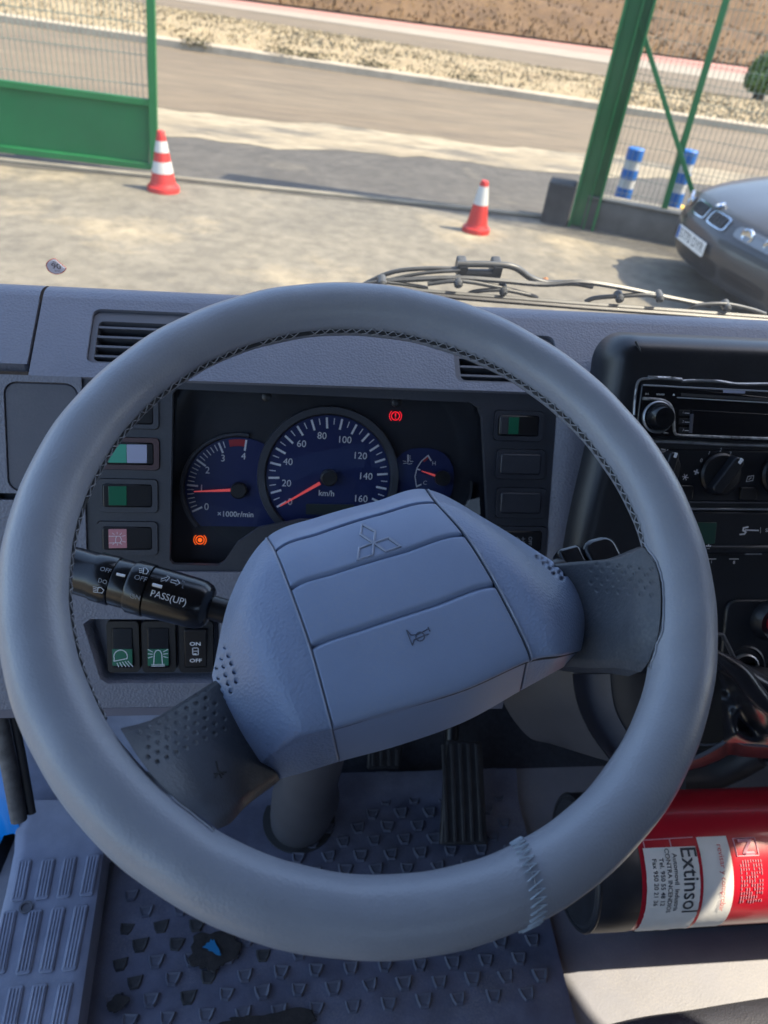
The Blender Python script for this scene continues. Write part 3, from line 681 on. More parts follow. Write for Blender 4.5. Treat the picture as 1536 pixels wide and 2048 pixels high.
# ================================================================ DASHBOARD
FF = Fr((0, .670, 1.760), (1, 0, 0), (0, -.891, .454))
UF = Fr((0, .670, 1.760), (1, 0, 0), (0, -.477, .879))
LF = Fr((0, .586, 1.595), (1, 0, 0), (0, -.911, .411))
dash = thing('dashboard', 'grey plastic dashboard behind the steering wheel', 'dashboard', (.2, .67, 1.46))
AL, AR = -.40, 1.33
aj = UF.pix(72, 650)[0]         # joint of the side pad
UB = .092
def sweep(x0, x1, prof, m, name, n=12, **k):
    mb = MB(); mb.grid([[V((x0+(x1-x0)*i/n, y, z)) for i in range(n+1)] for y, z in prof]); return ob(name, mb, m, dash, **k)
lip = [(.985, 1.672), (.90, 1.735), (.82, 1.783), (.795, 1.7965), (.780, 1.8035), (.768, 1.8065), (.758, 1.8066), (.7509, 1.8039)]
sweep(aj+.0015, AR, lip, m_dash, 'top_pad', smooth=60)
sweep(AL-.15, aj-.0015, lip, m_dash, 'side_top_pad', smooth=60)
# upper face with vent openings
vl = UF.box(178, 621, 405, 729); vr = UF.box(908, 668, 1115, 767)
vl = (vl[0], max(vl[1], .010), vl[2], min(vl[3], .080)); vr = (vr[0], max(vr[1], .010), vr[2], min(vr[3], .080))
mb = MB(); mb.panel(UF, [(aj+.0015, 0), (AR, 0), (AR, UB), (aj+.0015, UB)], [rr(*vl, .008), rr(*vr, .008)], -.01, 0, -.03)
ob('upper_panel', mb, m_dash, dash, bevel=.0025)
mb = MB(); mb.panel(UF, [(AL-.15, .012), (aj-.0015, .012), (aj-.0015, UB), (AL-.15, UB)], [], -.012, .0005); ob('side_pad', mb, m_dash, dash, bevel=.003)
for v, lab in ((vl, 'left air vent beside the side pad'), (vr, 'air vent right of the instrument binnacle')):
    a0, b0, a1, b1 = v
    fr_ = ob('air_vent', MB().panel(UF, rr(a0+.0008, b0+.0008, a1-.0008, b1-.0008, .008), [rr(a0+.006, b0+.004, a1-.006, b1-.012, .005)], -.02, -.0035, -.03), m_grille, dash, bevel=.0008, label=lab)
    ob('vent_back', MB().plate(UF, rr(a0, b0, a1, b1, .008), -.03), m_seam, fr_)
    H = b1-.012-(b0+.004)
    for k in range(4):
        b = b0+.004+H*(k+.6)/4.2; mb = MB(); mb.add([UF.P(a, b+db, c) for a in (a0+.005, a1-.005) for db, c in ((-.0012, -.004), (.0012, -.004), (.006, -.022), (.0036, -.022))], [(0, 1, 5, 4), (1, 2, 6, 5), (2, 3, 7, 6), (3, 0, 4, 7)]); ob('slat', mb, m_grille, fr_)
    for k in range(3):
        a = a0+(a1-a0)*(.3+.2*k); mb = MB(); mb.add([UF.P(a, b, c) for b, c in ((b0+.004, -.018), (b1-.012, -.018), (b1-.012, -.03), (b0+.004, -.03))], [(0, 1, 2, 3)]); ob('vane', mb, m_seam, fr_)
# fascia, light side pieces
aD0, aD1 = FF.pix(168, 950)[0], FF.pix(1106, 950)[0]; aK = FF.pix(1192, 900)[0]; FB = -.1852
cvr = FF.box(10, 748, 250, 985); cvr = (cvr[0], cvr[1], aD0-.003, -.006)
slot = FF.box(-10, 962, 40, 1000)
mb = MB(); mb.panel(FF, [(AL-.15, FB), (aD0, FB), (aD0, 0), (AL-.15, 0)], [rr(*cvr, .012), rr(slot[0], slot[1], slot[2], cvr[1]-.0015, .004)], -.01, 0, -.012)
ob('side_fascia', mb, m_dash, dash, bevel=.002)
ob('cover_panel', MB().prism(FF, rr(cvr[0]+.0008, cvr[1]+.0008, cvr[2]-.0008, cvr[3]-.0008, .011), -.012, -.0015), m_dash2, dash, bevel=.0012)
ob('slot_back', MB().plate(FF, rr(slot[0]-.004, slot[1]-.004, slot[2]+.004, cvr[1]+.004, .004), -.011), m_seam, dash)
# light strip between binnacle and console: rounded
mb = MB(); rows = []
for j in range(13):
    b = .0-.0+(-.21)*j/12; rows.append([]); sh = -.014*max(0, j-3)/9
    for i in range(11):
        t = i/10; rows[-1].append(FF.P(aD1+(aK+.05+sh*1.6-aD1)*t+sh*.2, b, .006*math.sin(math.pi*min(1, t*2))**.7 if 0 < t < .5 else (-.004)))
mb.grid(rows); ob('fascia_strip', mb, m_dash, dash, smooth=60)
# dark instrument surround with openings
clus_px = [(345, 786), (352, 778), (940, 805), (957, 815), (965, 836), (976, 1044), (900, 1046), (600, 1040), (517, 1056), (474, 1086), (448, 1124), (436, 1131), (345, 1129), (339, 1120)]
C0 = -.003
clus = FF.poly(clus_px, C0)
SW = [ # box px, kind
    ((192, 792, 324, 862), 'plain'), ((193, 870, 325, 944), 'brown'), ((190, 953, 322, 1029), 'green'), ((189, 1038, 322, 1114), 'pink'),
    ((982, 817, 1091, 886), 'greenr'), ((986, 894, 1094, 962), 'blank'), ((986, 971, 1095, 1040), 'blank'), ((985, 1048, 1097, 1116), 'fog')]
holes = []
for b, k in SW:
    a0, b0, a1, b1 = FF.box(*b, C0); holes.append(rr(a0+.0025, b0+.002, a1-.0025, b1-.002, .004))
mb = MB(); mb.panel(FF, [(aD0+.0005, FB+.001), (aD1-.0005, FB+.001), (aD1-.0005, -.001), (aD0+.0005, -.001)], [clus]+holes, -.02, C0, -.012)
ob('instrument_surround', mb, m_fascia, dash, bevel=.0018)
swi = {'plain': 'top left switch mostly hidden by the wheel', 'brown': 'rocker switch with brown frame, teal and lavender lens', 'green': 'rocker switch with a dark green lens', 'pink': 'rocker switch with a pink beacon lens', 'greenr': 'right-hand rocker switch with small green lens', 'fog': 'fog lamp switch with white symbols'}
for b, k in SW:
    a0, b0, a1, b1 = FF.box(*b, C0); w, h = a1-a0, b1-b0
    s = ob('switch', MB().panel(FF, rr(a0+.003, b0+.0025, a1-.003, b1-.0025, .004), [rr(a0+w*.12, b0+h*.2, a1-w*.13, b1-h*.19, .003)], -.012, -.001, -.012), m_brownframe if k == 'brown' else m_fascia, dash, bevel=.0009, label=swi.get(k))
    x0, y0, x1, y1 = a0+w*.125, b0+h*.21, a1-w*.135, b1-h*.2
    rf = Fr(FF.P((x0+x1)/2, (y0+y1)/2, -.004 if k != 'blank' else -.0035), FF.ax+FF.n*(.0 if k == 'blank' else -.10), FF.n+FF.ax*(.0 if k == 'blank' else .10)); rw, rh = (x1-x0)/2, (y1-y0)/2
    ob('rocker', MB().prism(rf, rr(-rw, -rh, rw, rh, .0025), -.008, .004), m_black if k != 'blank' else m_fascia, s, bevel=.0012)
    def lens(u0, u1, m_, nm='lens'): ob(nm, MB().prism(rf, [(-rw+2*rw*u0, -rh*.84), (-rw+2*rw*u1, -rh*.84), (-rw+2*rw*u1, rh*.84), (-rw+2*rw*u0, rh*.84)], .003, .0046), m_, s, bevel=.0003)
    if k == 'brown': lens(.08, .45, m_teal); lens(.455, .86, m_lav)
    if k == 'green': lens(.12, .48, m_green)
    if k == 'greenr': lens(.22, .48, m_green); lens(.04, .2, m_fascia, 'lens_edge')
    if k == 'pink':
        lens(.13, .49, m_pink); mb = MB(); cx = -rw+2*rw*.29
        mb.stroke(rf, [(cx-.007, -.004), (cx-.001, -.004), (cx-.001, .0), (cx-.0, .0025), (cx-.007, .0025)], .0005, .0049)
        mb.stroke(rf, [(cx-.001, -.004), (cx+.003, -.004), (cx+.0045, -.001), (cx+.003, .0025), (cx-.001, .0025)], .0005, .0049)
        for an in (30, 60, 90, 120, -30, -60, -90, -120): mb.stroke(rf, [(cx+.0005+.005*math.cos(rad(an)), .0045*math.sin(rad(an))), (cx+.0005+.0085*math.cos(rad(an)), .0066*math.sin(rad(an)))], .0004, .0049)
        ob('beacon_symbol', mb, m_print, s, kind='stuff')
    if k == 'fog':
        mb = MB(); mb.ftext(FF, 'OFF', 1060, 1082, 7, .0012, rot=-math.pi/2); mb.stroke(FF, FF.poly([(1034, 1074), (1040, 1080), (1034, 1088), (1030, 1080), (1034, 1074)], .0012), .0006, .0012); mb.stroke(FF, FF.poly([(1046, 1074), (1046, 1088)], .0012), .0006, .0012); mb.stroke(FF, FF.poly([(1042, 1078), (1050, 1078)], .0012), .0005, .0012); mb.stroke(FF, FF.poly([(1042, 1084), (1050, 1084)], .0012), .0005, .0012)
        ob('symbols', mb, m_printdim, s, kind='stuff')
# lower panel and the three-switch recess
rec = [(166, 1248), (180, 1238), (437, 1240), (444, 1250), (446, 1355), (436, 1366), (215, 1367), (200, 1358)]
recp = LF.poly(rec); a5 = LF.pix(1015, 1300)[0]
mb = MB(); mb.panel(LF, [(AL-.15, -.142), (a5, -.142), (a5, 0), (AL-.15, 0)], [recp], -.012, 0, -.018, htaper=.10)
ob('lower_panel', mb, m_dash, dash, bevel=.002)
mb = MB(); mb.prism(LF, [(p[0], p[1]) for p in LF.poly([(150, 1225), (460, 1225), (460, 1380), (150, 1380)])], -.024, -.017); ob('recess_back', mb, m_dash2, dash)
sweep(AL-.15, a5, [(.5272, 1.4655), (.526, 1.455), (.533, 1.449), (.60, 1.45), (.72, 1.47)], m_kick, 'lower_return', smooth=40)
lsw = [((214, 1243, 278, 1345), 'work'), ((284, 1243, 351, 1345), 'beacon'), ((358, 1243, 426, 1345), 'onoff')]
lswl = {'work': 'lower switch with green work lamp symbol', 'beacon': 'lower switch with green beacon symbol', 'onoff': 'lower on-off switch with white lettering'}
for b, k in lsw:
    c = -.006; a0, b0, a1, b1 = LF.box(*b, c); w, h = a1-a0, b1-b0
    s = ob('switch', MB().panel(LF, rr(a0, b0, a1, b1, .004), [rr(a0+w*.16, b0+h*.10, a1-w*.18, b1-h*.12, .002)], -.018, c, -.016), m_black, dash, bevel=.001, label=lswl[k])
    cx, cy = (a0+a1)/2-w*.01, (b0+b1)/2-h*.01; rw, rh = w*.325, h*.385
    rf = Fr(LF.P(cx, cy, -.009), LF.ax, LF.n+LF.ay*(.10 if k != 'onoff' else -.12))
    ob('rocker', MB().prism(rf, rr(-rw, -rh, rw, rh, .0015), -.006, .005), m_gloss if k != 'onoff' else m_black, s, bevel=.001)
    if k != 'onoff': ob('lens', MB().prism(rf, [(-rw*.96, -rh*.86), (rw*.96, -rh*.86), (rw*.96, -rh*.05), (-rw*.96, -rh*.05)], .0042, .0056), m_green, s, bevel=.0003)
    mb = MB(); z = .006; u, vv = rw/10, rh/22     # symbol units
    P = lambda x, y: (x*u, y*vv-rh*.45)
    lw = .0007
    if k == 'work':
        mb.stroke(rf, [P(-8, -4)]+[P(-1.5+6.5*math.cos(rad(t)), 1+7*math.sin(rad(t))) for t in range(200, -40, -20)]+[P(-8, -4)], lw, z)
        for q in range(5): mb.stroke(rf, [P(-5+2.6*q, -6.0+.5*q), P(-3.5+3.4*q, -10)], lw*.9, z)
    elif k == 'beacon':
        mb.stroke(rf, [P(-4, -8), P(-3.4, 4), P(-2, 7), P(0, 8), P(2, 7), P(3.4, 4), P(4, -8)], lw, z); mb.stroke(rf, [P(-6, -9.3), P(6, -9.3)], lw, z); mb.stroke(rf, [P(-6, -7.6), P(6, -7.6)], lw*.7, z)
        for sg in (-1, 1):
            for q, (y0, y1) in enumerate(((6, 8.5), (3.5, 4), (1, -.5))): mb.stroke(rf, [P(sg*5, y0), P(sg*9, y1)], lw*.9, z)
    else:
        z = .0056
        mb.text('ON', lambda x, y: rf.P(x*1.25, y+rh*.28, z), .0056, bold=.02); mb.text('OFF', lambda x, y: rf.P(x*1.25, y-rh*.62, z), .0056, bold=.02)
        mb.stroke(rf, rr(-rw*.25, -rh*.30, rw*.25, rh*.07, .001), .0008, z, closed=True); mb.stroke(rf, [(-rw*.2, -rh*.1), (rw*.2, -rh*.1)], .0007, z); mb.stroke(rf, [(rw*.05, -rh*.25), (-rw*.15, -rh*.25)], .0012, z)
    ob('symbol', mb, m_print, s, kind='stuff')

# ================================================================ INSTRUMENT CLUSTER
m_ring = mat('dial_ring_grey', (.055, .06, .072), .4)
DC = -.042
cl = thing('instrument_cluster', 'instrument cluster with blue dials behind the wheel', 'instrument cluster', FF.P(.0, -.17, DC))
big = FF.poly([(320, 760), (985, 790), (1000, 1080), (990, 1150), (320, 1150)], DC)
ob('back_plate', MB().plate(FF, big, DC-.0012), m_cluster, cl)
def dial(cx, cy, rpx, a_cut=None):
    a, b = FF.pix(cx, cy, DC); return a, b, (FF.pix(cx+rpx, cy, DC)[0]-a)
def dialmesh(fr, a, b, r, c, flat=None, n=64):
    pts = circ(a, b, r, n)
    if flat is not None: pts = [(x, max(y, b-flat)) for x, y in pts]
    return MB().plate(fr, pts, c)
def ring(fr, a, b, r0, r1, c0, c1, a0=0, a1=360, n=64):
    mb = MB(); rows = [[], [], [], []]
    for k in range(n+1):
        t = rad(a0+(a1-a0)*k/n); x, y = math.cos(t), math.sin(t)
        for i, (r, c) in enumerate(((r1, c0), (r1-.001, c1), (r0+.002, c1), (r0, c0))): rows[i].append(fr.P(a+x*r, b+y*r, c))
    return mb.grid(rows)
def ticks(fr, a, b, specs, c):
    mb = MB()
    for ang, r0, r1, w in specs:
        t = rad(ang); mb.stroke(fr, [(a+r0*math.cos(t), b+r0*math.sin(t)), (a+r1*math.cos(t), b+r1*math.sin(t))], w, c)
    return mb
def needle(fr, a, b, tip, root, w, c):
    p, q = V(tip), V(root); t = (p-q).normalized(); m = V((-t.y, t.x)); mb = MB()
    return mb.prism(fr, [tuple(q-m*w), tuple(p-m*w*.35), tuple(p+m*w*.35), tuple(q+m*w)], c, c+.0012)
# speedometer
a, b, r = dial(657, 954, 122)
sp = ob('speedometer', dialmesh(FF, a, b, r, DC+.003), m_navy, cl)
ob('dial_ring', ring(FF, a, b, r*1.0, r*1.15, DC, DC+.007), m_ring, sp, smooth=40)
spec = []
for k in range(33):
    ang = 211-236*k/32
    spec.append((ang, r*(.80 if k % 2 == 0 else .86), r*.955, .0021 if k % 2 == 0 else .0009))
ob('scale_marks', ticks(FF, a, b, spec, DC+.0036), m_print, sp, kind='stuff')
mb = MB()
for n_, x, y in (('0', 580, 1004), ('20', 573, 967), ('40', 576, 924), ('60', 603, 888), ('80', 644, 872), ('100', 689, 880), ('120', 720, 912), ('140', 731, 953), ('160', 721, 998)): mb.ftext(FF, n_, x, y, 13.5, DC+.0037, rot=-.04)
mb.ftext(FF, 'km/h', 653, 987, 11, DC+.0037, rot=-.03, bold=.012); ob('numerals', mb, m_print, sp, kind='stuff')
tip = FF.pix(560, 1012, DC+.008); rt_ = FF.pix(640, 966, DC+.008); ob('needle', needle(FF, a, b, tip, rt_, .0016, DC+.008), m_needle, sp)
ob('needle_cap', MB().lathe(FF.P(a, b, DC+.002), FF.n, [(0, .0088), (.009, .0085), (.0105, .007)], 28), m_hubcap, sp, smooth=40)
mb = MB(); o0 = FF.pix(660, 1020, DC+.0035); mb.prism(FF, rr(o0[0]-.025, o0[1]-.005, o0[0]+.025, o0[1]+.006, .001), DC+.003, DC+.0038); ob('odometer', mb, mat('odometer_lcd', (.035, .045, .04), .4), sp)
# tachometer
a, b, r = dial(478, 980, 106)
ta = ob('tachometer', dialmesh(FF, a, b, r, DC+.001, flat=r*.70), m_navy, cl)
ob('dial_ring', ring(FF, a, b, r*1.0, r*1.10, DC-.001, DC+.004, 80, 222), m_ring, ta, smooth=40)
spec = []
for k in range(25):
    ang = 206-124*k/24; mj = k % 6 == 0
    if k < 20 or mj: spec.append((ang, r*(.77 if mj else .84), r*.955, .0019 if mj else .0008))
ob('scale_marks', ticks(FF, a, b, spec, DC+.0016), m_print, ta, kind='stuff')
ob('red_zone', ticks(FF, a, b, [(206-124*k/48, r*.85, r*.95, .0026) for k in range(41, 48)], DC+.0015), m_redmark, ta, kind='stuff')
mb = MB()
for n_, x, y in (('0', 413, 1014), ('1', 403, 977), ('2', 415, 941), ('3', 446, 917), ('4', 487, 913)): mb.ftext(FF, n_, x, y, 13.5, DC+.0017, rot=-.03)
mb.ftext(FF, '×1000r/min', 471, 1029, 10.5, DC+.0017, rot=-.01, bold=.012); ob('numerals', mb, m_print, ta, kind='stuff')
tip = FF.pix(388, 983, DC+.006); rt_ = FF.pix(462, 980, DC+.006); ob('needle', needle(FF, a, b, tip, rt_, .0014, DC+.006), m_needle, ta)
ob('needle_cap', MB().lathe(FF.P(a, b, DC), FF.n, [(0, .0085), (.008, .0082), (.0095, .0068)], 28), m_hubcap, ta, smooth=40)
mb = MB(); t_ = FF.pix(500, 980, DC+.007); 
# temperature gauge
a, b = FF.pix(838, 955, DC); r = .046
tg = ob('temperature_gauge', MB().plate(FF, [p for p in rr(a-.03, b-.035, a+.037, b+.031, .028)], DC+.0012), m_navy, cl)
P = lambda pts: FF.poly(pts, DC+.002)
mb = MB(); mb.stroke(FF, P([(856, 911), (843, 922), (834, 936), (830, 953), (833, 973)]), .001, DC+.002); mb.stroke(FF, P([(856, 911), (862, 921)]), .0016, DC+.002); mb.stroke(FF, P([(833, 973), (842, 969)]), .0016, DC+.002); mb.stroke(FF, P([(834, 938), (840, 940)]), .0014, DC+.002)
mb.ftext(FF, 'H', 868, 927, 8, DC+.002); mb.ftext(FF, 'C', 850, 966, 8, DC+.002)
mb.stroke(FF, P([(816, 910), (816, 924)]), .0014, DC+.002)
for y in (912, 916, 920): mb.stroke(FF, P([(816, y), (821, y)]), .0006, DC+.002)
mb.stroke(FF, P([(806, 922), (812, 923)]), .0006, DC+.002); mb.stroke(FF, P([(820, 923), (826, 923)]), .0006, DC+.002); mb.stroke(FF, P([(807, 927), (813, 926), (818, 928), (824, 927)]), .0006, DC+.002)
ob('scale_marks', mb, m_print, tg, kind='stuff')
ob('red_zone', MB().stroke(FF, P([(848, 922), (855, 915)]), .0024, DC+.0018), m_redmark, tg)
ob('needle', needle(FF, 0, 0, FF.pix(843, 942, DC+.005), FF.pix(870, 951, DC+.005), .0011, DC+.005), m_needle, tg)
ob('needle_cap', MB().lathe(FF.P(*FF.pix(884, 956, DC), DC), FF.n, [(0, .0085), (.006, .008)], 24), m_hubcap, tg, smooth=40)
ob('dial_ring', ring(FF, *FF.pix(860, 975, DC), .043, .0455, DC, DC+.005, -60, 10), m_cluster, tg, smooth=40)
# warning lamps
def warn(cx, cy, m_, nm, bang):
    a, b = FF.pix(cx, cy, DC+.001); mb = MB(); s = .0042
    mb.stroke(FF, circ(a, b, s, 20), .0008, DC+.001, closed=True)
    for sg in (0, 180): mb.stroke(FF, [(a+s*1.5*math.cos(rad(sg+t)), b+s*1.5*math.sin(rad(sg+t))) for t in range(-50, 51, 20)], .0007, DC+.001)
    if bang: mb.stroke(FF, [(a, b+s*.6), (a, b-s*.05)], .0013, DC+.001); mb.stroke(FF, [(a, b-s*.5), (a, b-s*.55)], .0013, DC+.001)
    else: mb.prism(FF, circ(a, b, s*.55, 12), DC+.001, DC+.0014)
    ob('warning_lamp', mb, m_, cl, label=nm, kind='stuff')
warn(791, 832, m_warnred, 'lit red brake warning lamp', True); warn(400, 1080, m_warnora, 'lit orange warning lamp', False)
for x, y in ((534, 793), (793, 804)):
    ob('screw', MB().lathe(FF.W(x, y, -.017), FF.n, [(-.004, .005), (.002, .005), (.003, .003)], 14), m_black, cl, smooth=40)
ob('cover_lens', MB().plate(FF, FF.poly([(330, 770), (975, 798), (985, 1060), (900, 1060), (600, 1060), (460, 1140), (330, 1140)], -.019), -.0185), m_lens, cl)
# ================================================================ STEERING WHEEL
from mathutils.bvhtree import BVHTree
WC = CAM+c2w((-.00409, .02604, .47885))
_ax, _ay = .14588815, -.49489176
WN = c2w((math.sin(_ax), math.sin(_ay)*math.cos(_ax), -math.cos(_ay)*math.cos(_ax))).normalized()
WF = Fr(WC, (1, 0, 0), WN)
WR, WT = .2, .0192
def WP(px, py, h=0): return WF.W(px, py, h)
sw = thing('steering_wheel', 'grey leather covered steering wheel with two spokes, turned slightly left', 'steering wheel', WC)
def ringpt(t, f, e=0): return WF.P((WR+(WT+e)*math.cos(f))*math.cos(t), (WR+(WT+e)*math.cos(f))*math.sin(t), (WT+e)*math.sin(f))
def th(px, py):
    a, b = WF.pix(px, py); return math.atan2(b, a)
tl = th(330, 1560); tr = th(1318, 1210)
def bulge(t):
    e = 0
    for c in (tl, tr):
        d = (t-c+math.pi) % (2*math.pi)-math.pi; e += math.exp(-(d/.22)**2)
    return e
NTH, NPH = 320, 36; rows = []
for i in range(NTH+1):
    t = 2*math.pi*i/NTH; rows.append([])
    for k in range(NPH):
        f = 2*math.pi*k/NPH; inn = max(0, -math.cos(f))
        e = .0012*bulge(t)*inn**2+.00025*math.sin(t*23+2*f)*math.sin(t*7+1)
        # seam gutter along the inner side
        d = (f-rad(187)); e -= .0016*math.exp(-(d/.10)**2)
        rows[-1].append(ringpt(t, f, e))
mb = MB(); mb.grid(rows, wrap=True)
rim = ob('rim', mb, m_leather, sw, smooth=180, label='grey leather rim cover')
rimbvh = BVHTree.FromPolygons(mb.v, mb.f)
def cast(bvh, px, py, lift=0):
    r = bvh.ray_cast(CAM, ray(px, py).normalized())
    return (r[0]+(r[1] if r[1].dot(CAM-r[0]) > 0 else -r[1])*lift) if r[0] else None
# laced seam along the inner side of the upper arc
t0, t1 = th(1283, 1092), th(205, 1440)
if t1 < t0: t1 += 2*math.pi
NST = 86; lace = MB(); knots = MB(); fs_ = rad(187)
groove = MB(); groove.tube([ringpt(t0+(t1-t0)*i/260, fs_, -.0006) for i in range(261)], .0017, 6); ob('seam', groove, m_seam, rim, smooth=60)
for i in range(NST):
    ta_ = t0+(t1-t0)*i/NST; dt = (t1-t0)/NST
    if random.random() < .03: continue
    j = random.uniform(-.04, .04)
    p = [ringpt(ta_, fs_-.20+j, .0004), ringpt(ta_+dt*.45, fs_-.05, .0010), ringpt(ta_+dt*.95, fs_+.17, .0004)]
    lace.tube(smoothpath(p, 3), .0004, 5)
    q = [ringpt(ta_+dt*.95, fs_-.20+j, .0004), ringpt(ta_+dt*.5, fs_-.02, .0012), ringpt(ta_+dt*.1, fs_+.17, .0004)]
    lace.tube(smoothpath(q, 3), .00034, 5)
ob('lacing', lace, m_thread, rim, smooth=60, kind='stuff')
# zigzag closing seam across the rim
tz = (th(1005, 1694)+th(1090, 1838))/2; zz = []; zb = []
for k in range(34):
    f = rad(-8+186*k/33); off = .0075 if k % 2 else -.0075
    off *= .55; tt = th(1048, 1770)+ (f-rad(90))*.02
    zz.append(ringpt(tt+off/.2, f, .0007)); zb.append(ringpt(tt, f, .0001))
ob('closing_seam', MB().tube(smoothpath(zb, 2), .0004, 6), m_leather, rim, smooth=60)
mb = MB(); mb.tube(zz, .0006, 5); ob('closing_stitch', mb, mat('thread_blue', (.46, .54, .62), .5), rim, smooth=60, kind='stuff')
# ---- hub from surveyed section lines (picture point, height over the rim plane)
H0 = -.012
net = {
 'L0': [(424, 1350), (432, 1388), (447, 1428), (473, 1480), (507, 1526), (540, 1563)],
 'L1': [(462, 1190), (476, 1222), (502, 1285), (541, 1378), (583, 1464), (607, 1545)],
 'S1': [(534, 1075), (550, 1103), (580, 1179), (621, 1296), (660, 1438), (679, 1523)],
 'P1': [(640, 1033), (640, 1066), (673, 1143), (728, 1255), (790, 1398), (800, 1490)],
 'P2': [(750, 1003), (757, 1029), (805, 1103), (865, 1210), (932, 1356), (930, 1443)],
 'S2': [(854, 979), (874, 1006), (930, 1070), (992, 1170), (1058, 1303), (1042, 1381)],
 'R1': [(978, 1042), (1000, 1066), (1050, 1126), (1106, 1208), (1128, 1298), (1100, 1349)],
 'R2': [(1100, 1119), (1137, 1147), (1168, 1180), (1184, 1236), (1172, 1292), (1149, 1322)]}
hrow = [-.034, -.012, -.002, 0, -.006, -.021, -.060]; hcol = {'L0': -.048, 'L1': -.007, 'S1': 0, 'P1': .002, 'P2': .002, 'S2': 0, 'R1': -.007, 'R2': -.048}
hs = {'L0': .35, 'L1': .8, 'R1': .8, 'R2': .35}
for k_n in net: q0, q1 = net[k_n][4], net[k_n][5]; net[k_n].insert(5, (q0[0]+(q1[0]-q0[0])*.34, q0[1]+(q1[1]-q0[1])*.34))
NR = 7; keys = list(net); ctrl = [[WP(*net[k][r], H0+hrow[r]*hs.get(k, 1)+hcol[k]) for k in keys] for r in range(NR)]
def hubpt(u, v):
    return cr([cr(row, u) for row in ctrl], v)
def hubgrid(u0, u1, nu, nv, disp=None, v0=0, v1=6):
    rows = []
    for j in range(nv+1):
        v = v0+(v1-v0)*j/nv; cur = [cr([ctrl[r][c] for r in range(NR)], v) for c in range(8)]; row = []
        for i in range(nu+1):
            u = u0+(u1-u0)*i/nu; p = cr(cur, u)
            if disp: p = p+WN*disp(u, v, p)
            row.append(p)
        rows.append(row)
    return rows
def skirt(rows, depth, shrink=.9):
    """close a patch with a rim dropping away from the driver"""
    m, n = len(rows), len(rows[0]); loop = [rows[0][k] for k in range(n)]+[rows[i][n-1] for i in range(1, m)]+[rows[m-1][k] for k in range(n-2, -1, -1)]+[rows[i][0] for i in range(m-2, 0, -1)]
    c = sum(loop, V((0, 0, 0)))/len(loop); mb = MB(); mb.grid(rows)
    lo = [c+(p-c)*.985-WN*.004 for p in loop]; lo2 = [c+(p-c)*shrink-WN*depth for p in loop]
    mb.grid([loop+[loop[0]], lo+[lo[0]], lo2+[lo2[0]]]); return mb
edge = .012
def padd(u, v, p):
    d = 0
    for g in (1, 2, 3): d -= .0034*math.exp(-((v-g)/.03)**2)
    for s in (2, 5): d -= .0025*math.exp(-((u-s)/.02)**2)
    return d
def dots(pts, rpx, dep):
    def f(u, v, p):
        x, y = proj(p); d = 0
        for a, b in pts:
            q = (x-a)**2+(y-b)**2
            if q < 9*rpx*rpx: d -= dep*math.exp(-(q/(rpx*rpx))**2)
        return d
    return f
CR6 = lambda x, y: (x*.3646, 1080+y*.3646)
ldots = [CR6(x, y) for x, y in ((1237, 585), (1217, 645), (1256, 632), (1190, 695), (1229, 690), (1271, 675), (1199, 752), (1240, 738), (1288, 722), (1203, 800), (1253, 785), (1297, 773), (1214, 846), (1268, 828), (1226, 886))]
rdots = [(1076, 1115), (1089, 1127), (1101, 1137), (1098, 1125), (1110, 1133), (1120, 1145), (1108, 1147), (1124, 1157), (1112, 1124), (1131, 1148), (1086, 1117)]
grid_l = hubgrid(0, 2-edge, 150, 170, dots(ldots, 4.4, .0042)); ob('side_cover', skirt(grid_l, .035), m_hubgrain, sw, smooth=60)
grid_p = hubgrid(2+edge, 5-edge, 120, 260, padd); pad = ob('horn_pad', skirt(grid_p, .035), m_hub, sw, smooth=60)
grid_r = hubgrid(5+edge, 7, 150, 150, dots(rdots, 4.0, .003)); ob('side_cover', skirt(grid_r, .035), m_hubgrain, sw, smooth=60)
core = [[p-WN*.004 for p in r] for r in hubgrid(.1, 6.9, 40, 30, None, .1, 5.9)]; ob('hub_core', MB().grid(core), m_seam, sw, smooth=60)
pm = MB().grid(grid_p); padbvh = BVHTree.FromPolygons(pm.v, pm.f)
def onpad(pts, lift=.0001): return [q for q in (cast(padbvh, x, y, lift) for x, y in pts) if q]
def dens(pts, n=8):
    out = []
    for (a, b), (c, d_) in zip(pts, pts[1:]): out += [(a+(c-a)*k/n, b+(d_-b)*k/n) for k in range(n)]
    return out+[pts[-1]]
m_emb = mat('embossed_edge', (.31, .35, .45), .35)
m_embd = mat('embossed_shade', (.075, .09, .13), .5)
for d3_ in ([(724, 1049), (750, 1063), (747, 1086), (721, 1069)], [(747, 1086), (745, 1110), (715, 1120), (718, 1097)], [(748, 1086), (777, 1076), (801, 1093), (772, 1103)]):
    mb = MB(); mb.tube(onpad(dens(d3_+[d3_[0]]), .0002), .0008, 6); e = ob('emblem_diamond', mb, m_emb, pad, smooth=60)
    mb = MB(); mb.tube(onpad(dens([(x-1.3, y+1.2) for x, y in d3_+[d3_[0]]]), -.0001), .0005, 5)
    ob('emblem_shadow_line', mb, m_embd, pad, smooth=60)
for pts in ([(813, 1260), (818, 1274), (825, 1291)], [(813, 1260), (822, 1270), (835, 1269), (858, 1257)], [(825, 1291), (828, 1280), (838, 1275), (857, 1268)], [(856, 1254), (860, 1263)], [(840+9*math.cos(t*.524), 1273+9*math.sin(t*.524)) for t in range(13)]):
    mb = MB(); mb.tube(onpad(dens(pts, 5)), .0004, 5); ob('horn_symbol', mb, m_embd, pad, smooth=60)
